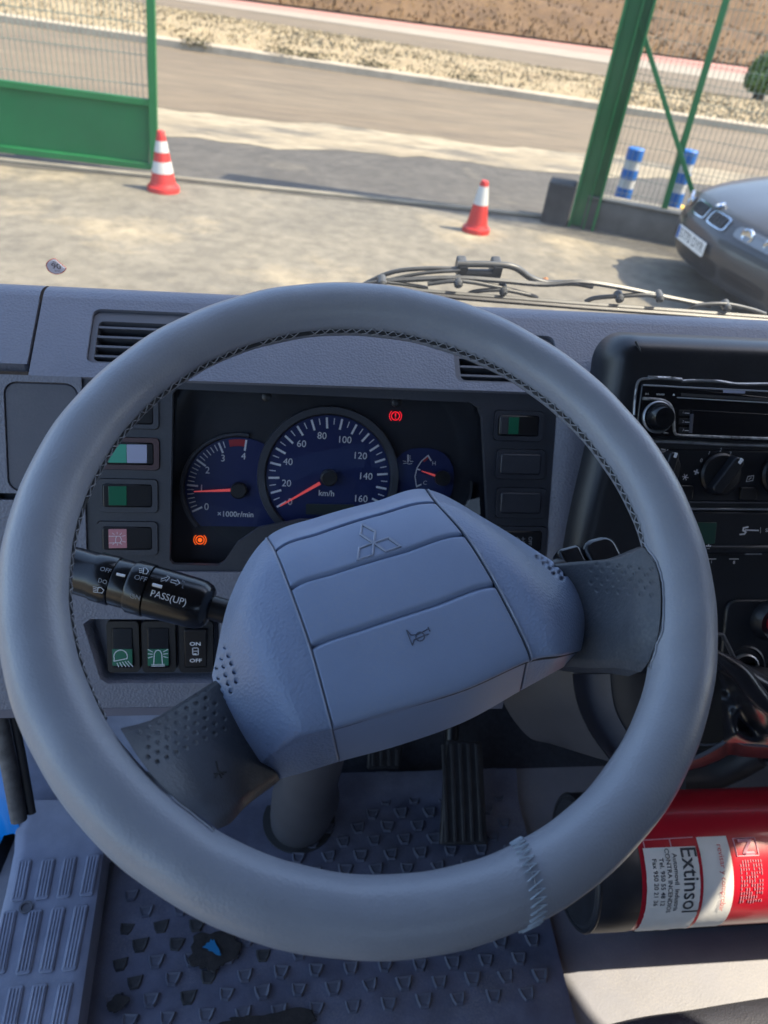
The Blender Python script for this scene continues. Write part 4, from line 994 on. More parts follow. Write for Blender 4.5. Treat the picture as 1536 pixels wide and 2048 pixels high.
# bright parting lines beside the pad
for u in (2, 5):
    mb = MB(); mb.tube([hubpt(u, 6*k/60)-WN*.0002 for k in range(60)], .0005, 6); ob('parting_line', mb, m_embd, sw, smooth=60)
    mb = MB(); mb.tube([hubpt(u+(-.024 if u == 2 else .024), 6*k/60)+WN*.0002 for k in range(60)], .0006, 6); ob('parting_edge', mb, m_emb, sw, smooth=60)
# ---- spokes
def spoke(net_, hts, pts):
    ctrl_ = [[(cast(rimbvh, *net_[i][j], .0016) or WP(*net_[i][j], hts[i][j])) if i == 3 else WP(*net_[i][j], hts[i][j]) for j in range(4)] for i in range(4)]; N = 110; rows = []; f = dots(pts, 3.6, .0014)
    for a in range(N+1):
        cur = [cr([ctrl_[i][j] for i in range(4)], 3*a/N) for j in range(4)]; rows.append([])
        for b in range(N+1):
            p = cr(cur, 3*b/N); e = abs(b/N*2-1); rows[-1].append(p+WN*(f(0, 0, p)-.008*max(0, e-.86)/.14*max(0, e-.86)/.14))
    m, n = len(rows), len(rows[0]); mb = skirt(rows, .016, .96); return mb, rows
lsd = []
for i in range(10):
    for j in range(6): lsd.append((412-i*19+j*9-(j % 2)*9.5, 1378+i*9.5+j*15+(j % 2)*4.7))
lsd = [(x, y) for x, y in lsd if x > 255+(y-1440)*.55 and y < 1535-(x-300)*.35]
mbL, rL = spoke([[(450, 1340), (482, 1420), (522, 1500), (560, 1556)], [(365, 1394), (412, 1455), (452, 1530), (497, 1603)], [(300, 1432), (345, 1492), (398, 1566), (462, 1640)], [(236, 1450), (290, 1533), (352, 1597), (430, 1660)]],
    [[-.066, -.060, -.060, -.068], [-.046, -.036, -.036, -.048], [-.022, -.008, -.008, -.024], [.006, .008, .008, .004]], lsd)
ob('spoke', mbL, m_spoke, sw, smooth=60, label='lower left spoke with a star-shaped crack')
rsd = []
for i in range(8):
    for j in range(5): rsd.append((1150+i*22+(j % 2)*11, 1124+j*13+i*2))
rsd = [(x, y) for x, y in rsd if x < 1312 and not (j == 4 and x < 1180)]
mbR, rR = spoke([[(1088, 1122), (1135, 1190), (1150, 1260), (1128, 1324)], [(1150, 1115), (1202, 1190), (1202, 1270), (1176, 1329)], [(1222, 1108), (1268, 1170), (1266, 1260), (1244, 1330)], [(1286, 1085), (1320, 1150), (1322, 1255), (1298, 1338)]],
    [[-.066, -.060, -.060, -.068], [-.046, -.036, -.036, -.050], [-.022, -.008, -.008, -.024], [.006, .008, .008, .004]], rsd)
ob('spoke', mbR, m_spoke, sw, smooth=60, label='right spoke joining the hub to the rim')
spm = MB(); spm.grid(rL); lb = BVHTree.FromPolygons(spm.v, spm.f)
mb = MB()
for pts in ([(432, 1523), (437, 1545), (443, 1556)], [(428, 1548), (437, 1546), (452, 1544)], [(437, 1546), (430, 1556)], [(436, 1540), (446, 1550)]):
    q = [cast(lb, x, y, .0001) for x, y in dens(pts, 4)]; q = [p for p in q if p]
    if len(q) > 1: mb.tube(q, .0006, 5)
ob('crack', mb, m_seam, sw, kind='stuff')
def onrim(pts, lift=.0003): return [q for q in (cast(rimbvh, x, y, lift) for x, y in pts) if q]
for pts in ([(230, 1452), (258, 1494), (295, 1545), (347, 1600), (396, 1639), (425, 1664)], [(1291, 1090), (1317, 1130), (1327, 1180), (1326, 1255), (1315, 1290), (1302, 1335)]):
    q = [V((x, y, 0)) for x, y in pts]; q = [(p.x+random.uniform(-1, 1), p.y) for p in smoothpath(q, 8)]; path = onrim(q)
    mb = MB(); mb.tube(path, .0008, 6); ob('cover_edge', mb, m_leather, rim, smooth=60)
    path = onrim([(x+(-2 if x > 900 else 2), y-(0 if x > 900 else 2)) for x, y in q], .0002); mb = MB(); mb.tube(path, .0007, 6); ob('cover_gap', mb, m_seam, rim, smooth=60)
# ---- column under the hub
colu = thing('steering_column', 'grey steering column below the wheel reaching the floor', 'steering column', FL(598, 1640))
foot = FL(598, 1640)+V((0, 0, .0)); top = WC-WN*.075; axd = (foot-top); Lc = axd.length
ob('column_cover', MB().lathe(top, axd, [(0, .045), (.01, .062), (.05, .066), (.16, .058), (.20, .045)], 32), m_grey, colu, smooth=50)
ob('column_tube', MB().lathe(top, axd, [(.18, .030), (Lc*.5, .030), (Lc*.72, .036), (Lc-.16, .046), (Lc-.05, .045), (Lc-.0, .043)], 32), m_grey, colu, smooth=50)
ob('boot_gap', MB().lathe(foot+V((0, .0, -.004)), (0, 0, 1), [(0, .055), (.0065, .055), (.0065, .03)], 32), m_seam, colu, smooth=40)

# ================================================================ STALKS
SF = Fr(WC-WN*.075, (1, 0, 0), WN)
def SP(px, py, c=0): return SF.W(px, py, c)
p0, p1 = SP(470, 1228), SP(118, 1132); sd = (p1-p0).normalized(); SL = (p1-p0).length
k_ = lambda px: (SP(px, 1132+(px-118)*96/352)-p0).dot(sd)
stl = thing('light_stalk', 'black indicator and light stalk left of the hub', 'stalk', p0)
rb = .0172
ob('stem', MB().lathe(p0, sd, [(-.03, .0075), (k_(424), .0085), (k_(418), .009)], 20), m_black, stl, smooth=40)
ob('barrel', MB().lathe(p0, sd, [(k_(424), .008), (k_(421), .0125), (k_(414), .0150), (k_(402), .0166), (k_(385), rb), (k_(322), rb*1.02), (k_(302), rb*1.02)], 40), m_gloss, stl, smooth=50)
ob('ring', MB().lathe(p0, sd, [(k_(301), rb*.98), (k_(299), rb*1.06), (k_(268), rb*1.06), (k_(263), rb*.99)], 40), m_gloss, stl, smooth=40)
ob('collar', MB().lathe(p0, sd, [(k_(263), rb*.95), (k_(234), rb*.96), (k_(231), rb*.93)], 40), m_gloss, stl, smooth=40)
ob('end_knob', MB().lathe(p0, sd, [(k_(231), rb*.97), (k_(229), rb*.99), (k_(195), rb*.99), (k_(190), rb*.93), (k_(125), rb*.90), (k_(118), rb*.7)], 40), m_gloss, stl, smooth=40)
def stalk_map(px, py, r):
    """point on the barrel surface seen at the picture point, plus local axes"""
    d = ray(px, py).normalized(); o = CAM-p0; dd = d-sd*d.dot(sd); oo = o-sd*o.dot(sd)
    A = dd.dot(dd); B = 2*dd.dot(oo); C = oo.dot(oo)-r*r; q = B*B-4*A*C
    if q < 0: return None
    t = (-B-math.sqrt(q))/(2*A); P_ = CAM+d*t; s = (P_-p0).dot(sd); rad_ = (P_-p0-sd*s).normalized(); return s, rad_
def stalk_text(mb, txt, px, py, hpx, r, rot=0, bold=.0):
    g = stalk_map(px, py, r)
    if not g: return
    s, rd = g; tang = sd.cross(rd); 
    if tang.z < 0: tang = -tang
    size = hpx*.00023/.7
    def f(x, y):
        an = y/r; return p0+sd*(s-x)+(rd*math.cos(an)+tang*math.sin(an))*r
    mb.text(txt, f, size, bold=bold, rot=rot)
mb = MB(); R2 = rb*1.02+.0003; stalk_text(mb, 'PASS(UP)', 337, 1196, 19, R2, bold=.005); ob('lettering', mb, m_print, stl, kind='stuff')
mb = MB(); stalk_text(mb, 'OFF', 281, 1157, 15, rb*1.06+.0003); stalk_text(mb, 'ON', 270, 1194, 14, rb*1.06+.0003); ob('lettering', mb, m_printdim, stl, kind='stuff')
mb = MB(); stalk_text(mb, 'OFF', 211, 1140, 13, rb*.99+.0003); stalk_text(mb, 'H', 367, 1163, 8, R2); stalk_text(mb, 'L', 366, 1174, 9, R2); stalk_text(mb, 'DO', 205, 1163, 12, rb*.99+.0003); ob('lettering', mb, m_printdim, stl, kind='stuff')
def stalk_line(mb, pts, r, w):
    q = []
    for x, y in pts:
        g = stalk_map(x, y, r)
        if g: q.append(p0+sd*g[0]+g[1]*r)
    if len(q) > 1: mb.tube(q, w, 4)
mb = MB()
for sg, cx, cy in ((-1, 330, 1158), (1, 350, 1164)):
    arrow = [(-10, 0), (-3, -6), (-3, -2.6), (8, -2.6), (8, 2.6), (-3, 2.6), (-3, 6), (-10, 0)]
    ca, sa = math.cos(.27), math.sin(.27); stalk_line(mb, [(cx-sg*(-x)*ca-y*sa if sg < 0 else cx-x*ca-y*sa, cy+(x*(1 if sg < 0 else -1))*sa+y*ca) for x, y in arrow], R2, .0003)
stalk_line(mb, [(305, 1169), (324, 1174)], R2, .0011)
for k in range(4): stalk_line(mb, [(186, 1173+3.4*k), (194, 1175+3.4*k)], rb*.99+.0003, .0002)
stalk_line(mb, [(196, 1175), (202, 1175), (208, 1180), (204, 1186), (195, 1185), (196, 1175)], rb*.99+.0003, .0003)
stalk_line(mb, [(287, 1136), (292, 1136), (297, 1142), (293, 1148), (286, 1147), (287, 1136)], rb*1.06+.0003, .0003)
for k in range(3): stalk_line(mb, [(278, 1137+3.6*k), (284, 1138+3.6*k)], rb*1.06+.0003, .00025)
stalk_line(mb, [(233, 1148), (250, 1152)], rb*.96+.0003, .0009)
ob('symbols', mb, m_print, stl, kind='stuff')
# right stalk: a flat paddle
rp0, rp1 = SP(1040, 1158, -.01), SP(1228, 1106, -.01)
rst = thing('wiper_stalk', 'black wiper stalk showing above the right spoke', 'stalk', rp0)
rs = (rp1-rp0).normalized(); sfr = Fr(rp0, rs, WN); LL = (rp1-rp0).length
ob('stem', MB().lathe(rp0, rs, [(-.03, .007), (LL*.45, .008)], 16), m_black, rst, smooth=40)
ob('paddle', MB().prism(sfr, rr(LL*.42, -.012, LL*.66, .013, .004), -.008, .008), m_gloss, rst, bevel=.003)
ob('paddle_end', MB().prism(sfr, rr(LL*.67, -.014, LL*1.02, .014, .010), -.009, .009), m_gloss, rst, bevel=.004)
# ================================================================ CENTRE CONSOLE
KC = .030
con = thing('centre_console', 'dark centre console with rounded left side right of the wheel', 'console', FF.P(.45, -.4, 0))
aT = FF.pix(1400, 684, KC)[1]; aE = FF.pix(1192, 760, 0)[0]
def sst(t): t = max(0, min(1, t)); return t*t*(3-2*t)
rows = []; NB, NA = 60, 60
bB = FF.pix(1450, 1345, KC)[1]
for j in range(NB+1):
    b = aT+.006+(bB-aT-.006)*(j/NB)**1.4 if j else aT+.010
    rows.append([])
    shift = -.028*sst((aT-b)/.24)
    for i in range(NA+1):
        a = aE+shift+(1.30-aE-shift)*(i/NA)**2.2
        da, db, Rc = a-aE-shift, aT+.010-b, .030
        qx, qy = max(0, Rc-da), max(0, Rc-db); ql = math.hypot(qx, qy)
        if ql > Rc: a += qx*(1-Rc/ql); b_e = b-qy*(1-Rc/ql)
        else: b_e = b
        dist = Rc-min(ql, Rc); w_ = min(1, max(0, dist)/.023)
        c = -.014+(KC+.014)*math.sqrt(max(0, 1-(1-w_)**2))
        rows[-1].append(FF.P(a, b_e, c))
ob('housing', MB().grid(rows), m_console, con, smooth=60)
# lid joint line
mb = MB(); mb.tube([FF.W(x, y, KC*.8+.002) for x, y in smooth_px] if False else [FF.P(*FF.pix(x, y, KC), KC-.0012) for x, y in ((1272, 682), (1283, 705), (1286, 740), (1284, 760))], .0012, 6); ob('lid_joint', mb, m_seam, con, smooth=60)
bF = FF.pix(1400, 880, KC)[1]
# silver bead round the radio aperture
def bead(pts, r, nm='trim_bead', m_=None, par=None, c=KC+.001): mb = MB(); mb.tube(smoothpath([FF.W(x, y, c) for x, y in pts], 5), r, 6); return ob(nm, mb, m_ or m_silver, par or con, smooth=60)
bead([(1268, 830), (1270, 800), (1274, 770), (1282, 759), (1300, 757)], .0014); bead([(1296, 755), (1330, 756), (1363, 759)], .0019)
bead([(1364, 762), (1400, 761), (1440, 763), (1475, 768), (1540, 768), (1620, 772)], .0017)
bead([(1290, 882), (1340, 883), (1400, 886), (1450, 889), (1540, 891), (1620, 894)], .0017)
# ---- car stereo
rad_ = thing('car_stereo', 'black car stereo with round knob and worn silver edging', 'car stereo', FF.W(1440, 880, KC))
RC = KC+.006
rq = FF.poly([(1285, 768), (1640, 804), (1640, 888), (1270, 874)], RC)
ob('body', MB().prism(FF, rq, KC-.01, RC), m_gloss, rad_, bevel=.0015)
bead([(1287, 770), (1400, 776), (1540, 783), (1640, 790)], .0008, 'top_edge', m_printdim, rad_, RC)
ob('disc_slot', MB().prism(FF, FF.poly([(1362, 786), (1640, 804), (1640, 808), (1362, 792)], RC), RC-.002, RC+.0006), m_seam, rad_)
ob('slot_edge', MB().prism(FF, FF.poly([(1354, 794), (1640, 810), (1640, 812.5), (1354, 796)], RC), RC-.002, RC+.0009), m_printdim, rad_)
ob('display', MB().prism(FF, FF.poly([(1384, 820), (1640, 834), (1640, 878), (1380, 868)], RC), RC-.001, RC+.0012), m_gloss, rad_, bevel=.0004)
ob('display_edge', MB().prism(FF, FF.poly([(1380, 828), (1386, 828), (1383, 866), (1377, 866)], RC), RC-.001, RC+.0018), m_dash2, rad_, bevel=.0004)
kn = FF.W(1315, 834, RC); kr = FF.pix(1345, 834, RC)[0]-FF.pix(1315, 834, RC)[0]
ob('knob_ring', MB().lathe(kn, FF.n, [(0, kr*1.02), (.002, kr*1.02), (.003, kr*.95), (.001, kr*.9)], 40), m_silver, rad_, smooth=40)
ob('knob', MB().lathe(kn, FF.n, [(0, kr*.88), (.006, kr*.84), (.013, kr*.72), (.0155, kr*.62), (.016, kr*.3)], 40), m_gloss, rad_, smooth=35)
bead([(1285, 797), (1310, 798), (1330, 802), (1342, 812), (1347, 830), (1348, 855), (1350, 865), (1358, 870), (1400, 872), (1470, 875), (1560, 878), (1640, 882)], .0015, 'worn_edging', mat('worn_silver', (.5, .51, .52), .4, metal=.3, col2=(.05, .05, .055), vs=120), rad_, RC+.0006)
mb = MB(); mb.ftext(FF, '▲', 1347, 790, 4, RC+.0006) if False else mb.plate(FF, FF.poly([(1344.5, 791), (1349.5, 791), (1347, 787)], RC), RC+.0006)
mb.ftext(FF, 'SRC', 1294, 788, 3.2, RC+.0006); mb.ftext(FF, 'SOUND', 1321, 789, 3.4, RC+.0006); mb.ftext(FF, 'MENU', 1332, 866, 2.6, RC+.0006)
for n_, y in (('1', 825), ('2', 843), ('3', 860)): mb.ftext(FF, n_, 1366, y, 4.5, RC+.0006, shear=.2); mb.stroke(FF, FF.poly([(1369, y+1), (1378, y+1.5)], RC), .0007, RC+.0006)
ob('lettering', mb, m_print, rad_, kind='stuff')
ob('badge', MB().prism(FF, FF.poly([(1446, 780), (1490, 782), (1489, 787), (1446, 785.5)], RC), RC, RC+.0008), m_lav, rad_)
for y in (826, 843, 861): ob('preset_button', MB().prism(FF, rr(*FF.box(1357, y-6, 1380, y+6, RC), .001), RC-.001, RC+.0004), m_console, rad_, bevel=.0003)
# ---- climate panel
cli = thing('climate_panel', 'heater control panel with three rotary knobs under the stereo', 'control panel', FF.W(1430, 1000, KC))
CC = KC+.003
ob('plate', MB().prism(FF, FF.poly([(1292, 897), (1640, 903), (1640, 1003), (1330, 1003)], CC), KC-.005, CC), m_console, cli, bevel=.0015)
def knob(cx, cy, rpx, ang):
    p = FF.W(cx, cy, CC); r = FF.pix(cx+rpx, cy, CC)[0]-FF.pix(cx, cy, CC)[0]
    k = ob('knob', MB().lathe(p, FF.n, [(0, r), (.004, r), (.006, r*.9), (.007, r*.5)], 32), m_black, cli, smooth=35)
    f = Fr(p, FF.ax*math.cos(ang)+FF.ay*math.sin(ang), FF.n)
    ob('grip', MB().prism(f, rr(-r*1.0, -r*.28, r*1.02, r*.28, r*.2), .004, .018, .06), m_console, k, bevel=.0015)
    ob('pointer', MB().prism(f, rr(r*.72, -r*.07, r*.98, r*.07, .0004), .0170, .0187), m_print, k)
knob(1322, 938, 36, 1.3); knob(1438, 948, 40, rad(55)); knob(1560, 948, 40, 1.9)
mb = MB()
for n_, x, y in (('0', 1402, 921), ('1', 1418, 906), ('2', 1441, 900), ('3', 1460, 907)): mb.ftext(FF, n_, x, y, 7, CC+.0005, shear=.2)
for k in range(4):
    an = k*math.pi/2+.4; x0, y0 = 1392, 944; mb.stroke(FF, FF.poly([(x0, y0), (x0+4.5*math.cos(an), y0+4.5*math.sin(an))], CC), .0016, CC+.0005)
for k in range(3):
    an = k*math.pi/3+.2; mb.stroke(FF, FF.poly([(1370-6*math.cos(an), 954-6*math.sin(an)), (1370+6*math.cos(an), 954+6*math.sin(an))], CC), .0008, CC+.0005)
mb.stroke(FF, FF.poly([(1492, 963), (1495, 953), (1507, 951), (1505, 961), (1492, 963)], CC), .0007, CC+.0005); mb.stroke(FF, FF.poly([(1497, 959), (1502, 955)], CC), .0008, CC+.0005)
mb.stroke(FF, FF.poly([(1318, 902), (1325, 907), (1332, 902), (1335, 899)], CC), .0008, CC+.0005); mb.stroke(FF, FF.poly([(1322, 898), (1330, 899)], CC), .0008, CC+.0005)
ob('symbols', mb, m_print, cli, kind='stuff')
ob('indicator_lamp', MB().lathe(FF.W(1368, 982, CC), FF.n, [(0, .0014), (.001, .001)], 10), mat('dim_red', (.5, .02, .03), .4, emit=.15), cli)
ob('push_button', MB().prism(FF, rr(*FF.box(1478, 974, 1512, 1000, CC), .003), CC-.002, CC+.003), m_black, cli, bevel=.001)
ob('push_button', MB().prism(FF, rr(*FF.box(1352, 970, 1384, 1000, CC), .003), CC-.002, CC+.003), m_black, cli, bevel=.001)
bead([(1375, 1018), (1450, 1018), (1560, 1019), (1640, 1020)], .0013, 'trim_line', m_silver, con, KC+.002)
bead([(1378, 1004), (1450, 1005), (1560, 1006), (1640, 1007)], .0008, 'trim_line', m_dash2, con, KC+.002)
# ---- recorder unit with green display
rec_ = thing('recorder_unit', 'black recorder unit with small green display and script logo', 'recorder', FF.W(1450, 1140, KC))
ob('body', MB().prism(FF, FF.poly([(1370, 1024), (1640, 1026), (1640, 1110), (1390, 1110)], KC+.006), KC-.01, KC+.006), m_console, rec_, bevel=.0015)
ob('display', MB().prism(FF, rr(*FF.box(1388, 1045, 1432, 1088, KC+.007), .001), KC, KC+.007), mat('green_lcd', (.012, .055, .04), .4), rec_, bevel=.0004)
mb = MB(); z = KC+.0066
mb.stroke(FF, FF.poly([(1496, 1054), (1487, 1056), (1486, 1061), (1492, 1064), (1489, 1068), (1480, 1069)], z), .0016, z); mb.stroke(FF, FF.poly([(1490, 1060), (1517, 1061)], z), .0013, z); mb.stroke(FF, FF.poly([(1521, 1055), (1521, 1066)], z), .0004, z)
mb.ftext(FF, 'SEVITRON'[:7], 1549, 1061, 7, z); ob('logo', mb, m_print, rec_, kind='stuff')
ob('lip', MB().prism(FF, FF.poly([(1400, 1092), (1640, 1091), (1640, 1108), (1404, 1110)], KC+.010), KC, KC+.010), m_dash2 if False else m_console, rec_, bevel=.003)
ob('edge_light', MB().prism(FF, FF.poly([(1492, 1107.5), (1524, 1107.5), (1524, 1109.5), (1492, 1109.5)], KC+.0105), KC, KC+.0105), m_silver, rec_)
mb = MB(); z = KC+.0125; mb.text('*', lambda x, y: FF.P(FF.pix(1416, 1101, z)[0]+x, FF.pix(1416, 1099, z)[1]+y, z), .012, bold=.03); mb.ftext(FF, '1', 1423, 1124, 6, KC+.0012); mb.ftext(FF, '8', 1468, 1125, 6, KC+.0012, bold=.03)
for x in (1423, 1468): mb.stroke(FF, FF.poly([(x-9, 1118), (x+9, 1118)], KC+.0012), .0008, KC+.0012)
ob('slot_numbers', mb, m_print, rec_, kind='stuff')
# ---- red push knob and power socket
LC = KC+.004
rk = FF.W(1540, 1240, LC); rbt = thing('red_push_knob', 'red push knob in a black collar on the console', 'knob', rk)
ob('mount', MB().prism(FF, rr(*FF.box(1448, 1200, 1640, 1330, LC), .012), KC-.01, LC), m_console, rbt, bevel=.002)
ob('collar', MB().lathe(rk, FF.n, [(0, .022), (.006, .021), (.012, .017), (.010, .012)], 36), m_console, rbt, smooth=35)
ob('button', MB().lathe(rk, FF.n, [(.004, .0105), (.018, .0105), (.021, .009), (.0225, .004)], 32), mat('button_red', (.36, .012, .03), .3), rbt, smooth=40)
sk = FF.W(1483, 1332, KC); skt = thing('power_socket', 'round chrome rimmed power socket low on the console', 'socket', sk)
ob('surround', MB().lathe(sk, FF.n, [(-.004, .026), (.003, .026), (.005, .022), (.003, .018)], 36), m_console, skt, smooth=35)
ob('rim', MB().lathe(sk, FF.n, [(.002, .0155), (.0075, .0155), (.0085, .0140), (.004, .0128), (-.02, .0125)], 36, cap=False), m_steel, skt, smooth=35)
ob('bore', MB().lathe(sk, FF.n, [(-.02, .0126), (-.019, .0126)], 24), m_seam, skt)
# ---- lower console: side panels toward the driver (surveyed section lines, offset from the fascia plane)
def net_surface(cols, cs_, n=24):
    ctrl_ = [[FF.W(x, y, c) for (x, y), c in zip(col_, (cs if isinstance(cs, (list, tuple)) else [cs]*len(col_)))] for col_, cs in zip(cols, cs_)]; rows = []
    for i in range(n+1):
        cur = [cr(c, (len(c)-1)*i/n) for c in ctrl_]; rows.append([cr(cur, (len(cur)-1)*k/n) for k in range(n+1)])
    return MB().grid(rows)
ob('knee_panel', net_surface([[(990, 1300), (1005, 1400), (1055, 1472), (1100, 1487)], [(1080, 1280), (1100, 1390), (1145, 1465), (1180, 1512)], [(1142, 1270), (1149, 1385), (1177, 1460), (1222, 1524)]], [-.05, -.012, .008]), mat('knee_plastic', (.058, .058, .068), .5, var=.08, vs=20, bump=.2, bs=500), con, smooth=60)
ob('side_channel', net_surface([[(1142, 1270), (1151, 1385), (1179, 1460), (1226, 1524)], [(1170, 1270), (1180, 1390), (1205, 1455), (1250, 1520)], [(1218, 1270), (1224, 1390), (1245, 1450), (1290, 1510)]], [.007, -.010, .004]), m_dash2, con, smooth=60)
ob('side_cheek', net_surface([[(1216, 1270), (1224, 1395), (1240, 1440), (1262, 1470)], [(1280, 1260), (1290, 1390), (1300, 1440), (1310, 1480)], [(1400, 1250), (1405, 1390), (1400, 1450), (1400, 1500)]], [.002, .012, .0]), mat('cheek_plastic', (.045, .042, .044), .55, var=.1, vs=20), con, smooth=60)
ob('lower_back', MB().plate(FF, FF.poly([(1300, 1320), (1660, 1320), (1660, 1500), (1300, 1500)], -.03), -.03), m_seam, con)
ob('lower_lip', MB().tube(smoothpath([FF.W(x, y, .03) for x, y in ((1360, 1525), (1400, 1512), (1440, 1490), (1460, 1478), (1490, 1487), (1540, 1491), (1640, 1498))], 6), .0024, 8), m_dash2, con, smooth=60)
ob('lower_lip', MB().tube(smoothpath([FF.W(x, y, .026) for x, y in ((1390, 1486), (1410, 1490), (1440, 1487), (1455, 1478))], 6), .0012, 8), m_dash2, con, smooth=60)
ob('lower_skirt', net_surface([[(1350, 1530), (1400, 1517), (1440, 1495), (1460, 1482), (1500, 1490), (1640, 1498)], [(1350, 1545), (1400, 1535), (1440, 1520), (1460, 1510), (1500, 1515), (1640, 1522)]], [[.028]*6, [-.05]*6]), m_console, con, smooth=60)
# ---- black leather gaiter
bt = thing('gear_gaiter', 'crumpled black leather gear gaiter below the console', 'gaiter', FF.W(1500, 1480, .03))
rows = []; NG = 46
for j in range(NG+1):
    rows.append([])
    for i in range(NG+1):
        u, v = i/NG, j/NG
        x = 1438+(1660-1438)*u+10*v; y = 1318+40*u+(1484-1318-25*u)*v
        f = .012*math.sin(7*(u*1.2-v*.8)+.6)+.010*math.sin(11*(v+u*.35)+1.0)+.006*math.sin(19*(u-v*.4))
        ed = min(1, 6*min(u+.03, v+.02, 1.02-v)); rows[-1].append(FF.W(x, y, .035+.030*ed+f*ed))
ob('gaiter_skin', MB().grid(rows), m_boot, bt, smooth=80)
ob('fold', MB().tube(smoothpath([FF.W(x, y, .085) for x, y in ((1428, 1306), (1455, 1325), (1480, 1345), (1510, 1385), (1545, 1420), (1600, 1450))], 6), [.004+.006*math.sin(math.pi*k/30) for k in range(31)], 10), m_boot, bt, smooth=60)
ob('fold', MB().tube(smoothpath([FF.W(x, y, .07) for x, y in ((1440, 1330), (1480, 1345), (1520, 1368), (1600, 1400))], 6), [.003+.008*math.sin(math.pi*(k+3)/24) for k in range(19)], 10), m_boot, bt, smooth=60)
ob('frame_bar', MB().tube([FF.W(x, y, .05) for x, y in ((1420, 1268), (1445, 1269), (1460, 1300), (1475, 1332))], .0022, 8), m_grey, bt, smooth=60)

# ================================================================ FLOOR FITTINGS
fm = thing('floor_mat', 'dark blue-grey rubber floor mat with raised studs', 'floor mat', (.05, .45, FLOOR))
mb = MB(); NX, NY = 40, 30; x0, x1, y0, y1 = -.238, .375, .18, .735
mb.grid([[V((x0+(x1-x0)*i/NX, y0+(y1-y0)*j/NY, FLOOR+.0015*math.sin(i*.5)*math.sin(j*.4)+ (.03*max(0, (j/NY-.93)/.07) if j/NY > .93 else 0))) for i in range(NX+1)] for j in range(NY+1)])
ob('mat_sheet', mb, m_mat, fm, smooth=60)
m_stud = mat('stud_rubber', (.088, .097, .135), .45, var=.15, vs=60)
m_studworn = mat('stud_worn', (.03, .031, .036), .6, var=.3, vs=90)
sp_ = [(-.011, .007), (.011, .008), (.0085, -.003), (.005, -.0095), (-.006, -.0095), (-.0095, -.002)]
smb = MB(); fz = Fr((0, 0, 0), (1, 0, 0), (0, 0, 1)); n_ = len(sp_)
smb.add([V((x, y, 0)) for x, y in sp_]+[V((x*.82, y*.82, .005)) for x, y in sp_]+[V((x*.5, y*.5, .0035)) for x, y in sp_], [tuple(range(2*n_, 3*n_))]+[(i, (i+1) % n_, n_+(i+1) % n_, n_+i) for i in range(n_)]+[(n_+i, n_+(i+1) % n_, 2*n_+(i+1) % n_, 2*n_+i) for i in range(n_)])
me_s = rawmesh('stud', smb, m_stud, 25); me_w = rawmesh('stud_worn', smb, m_studworn, 25)
wornset = [(250, 1857), (321, 1855), (280, 1889), (351, 1887), (240, 1928), (272, 1960), (523, 1900), (416, 1948), (377, 1994), (664, 1952), (734, 1944), (700, 1984), (800, 1940), (770, 1980), (560, 1905), (738, 2020), (385, 1850)]
for j in range(-1, 15):
    for i in range(-1, 15):
        x = -.206+.0457*i+(.0228 if j % 2 else 0); y = .4365+.0222*j
        if j == 0 and False: pass
        if x > .36 or x < -.225: continue
        if y > .60 and x < -.0+(.72-y)*0: 
            if x < .0: continue
        if j >= 11 and x < .12: continue
        if j == 10 and x < .05: continue
        px_, py_ = proj(V((x, y, FLOOR)))
        wn_ = any(abs(px_-a)+abs(py_-b) < 26 for a, b in wornset)
        o = piece('stud', me_w if wn_ else me_s, (x+random.uniform(-.001, .001), y+random.uniform(-.001, .001), FLOOR+.0005), fm, rot=(0, 0, random.uniform(-.15, .15)), scale=(random.uniform(.9, 1.05),)*2+(random.uniform(.35, .7) if wn_ else random.uniform(.7, 1.1),))
# worn-through patches on the mat
def blob(pts, z, m_, nm, n=40, jag=.12):
    c = V((sum(p[0] for p in pts)/len(pts), sum(p[1] for p in pts)/len(pts), 0)); q = [V((x, y, 0)) for x, y in pts]; q = smoothpath(q+[q[0]], 5)[:-1]
    q = [c+(p-c)*(1+random.uniform(-jag, jag)) for p in q]; mb = MB(); P3 = [FL(p.x, p.y, FLOOR+z) for p in q]; k = len(P3); cc = sum(P3, V((0, 0, 0)))/k
    mb.add(P3+[p+V((0, 0, .0012)) for p in [cc.lerp(p, .96) for p in P3]], [tuple(range(k, 2*k))]+[(i, (i+1) % k, k+(i+1) % k, k+i) for i in range(k)]); return ob(nm, mb, m_, fm)
blob([(375, 1930), (390, 1875), (440, 1862), (480, 1880), (478, 1912), (445, 1930), (425, 1945), (400, 1935)], .006, m_grime, 'worn_patch')
blob([(408, 1895), (425, 1880), (438, 1900), (442, 1912), (420, 1902)], .0085, mat('paint_flake', (.01, .16, .36), .5), 'blue_paint_patch', jag=.25)
blob([(212, 2010), (235, 1988), (262, 1998), (250, 2012), (235, 2024), (218, 2022)], .006, m_grime, 'grime_spot')
blob([(440, 2050), (470, 2035), (540, 2028), (610, 2016), (615, 2060), (520, 2075)], .006, m_grime, 'worn_patch')
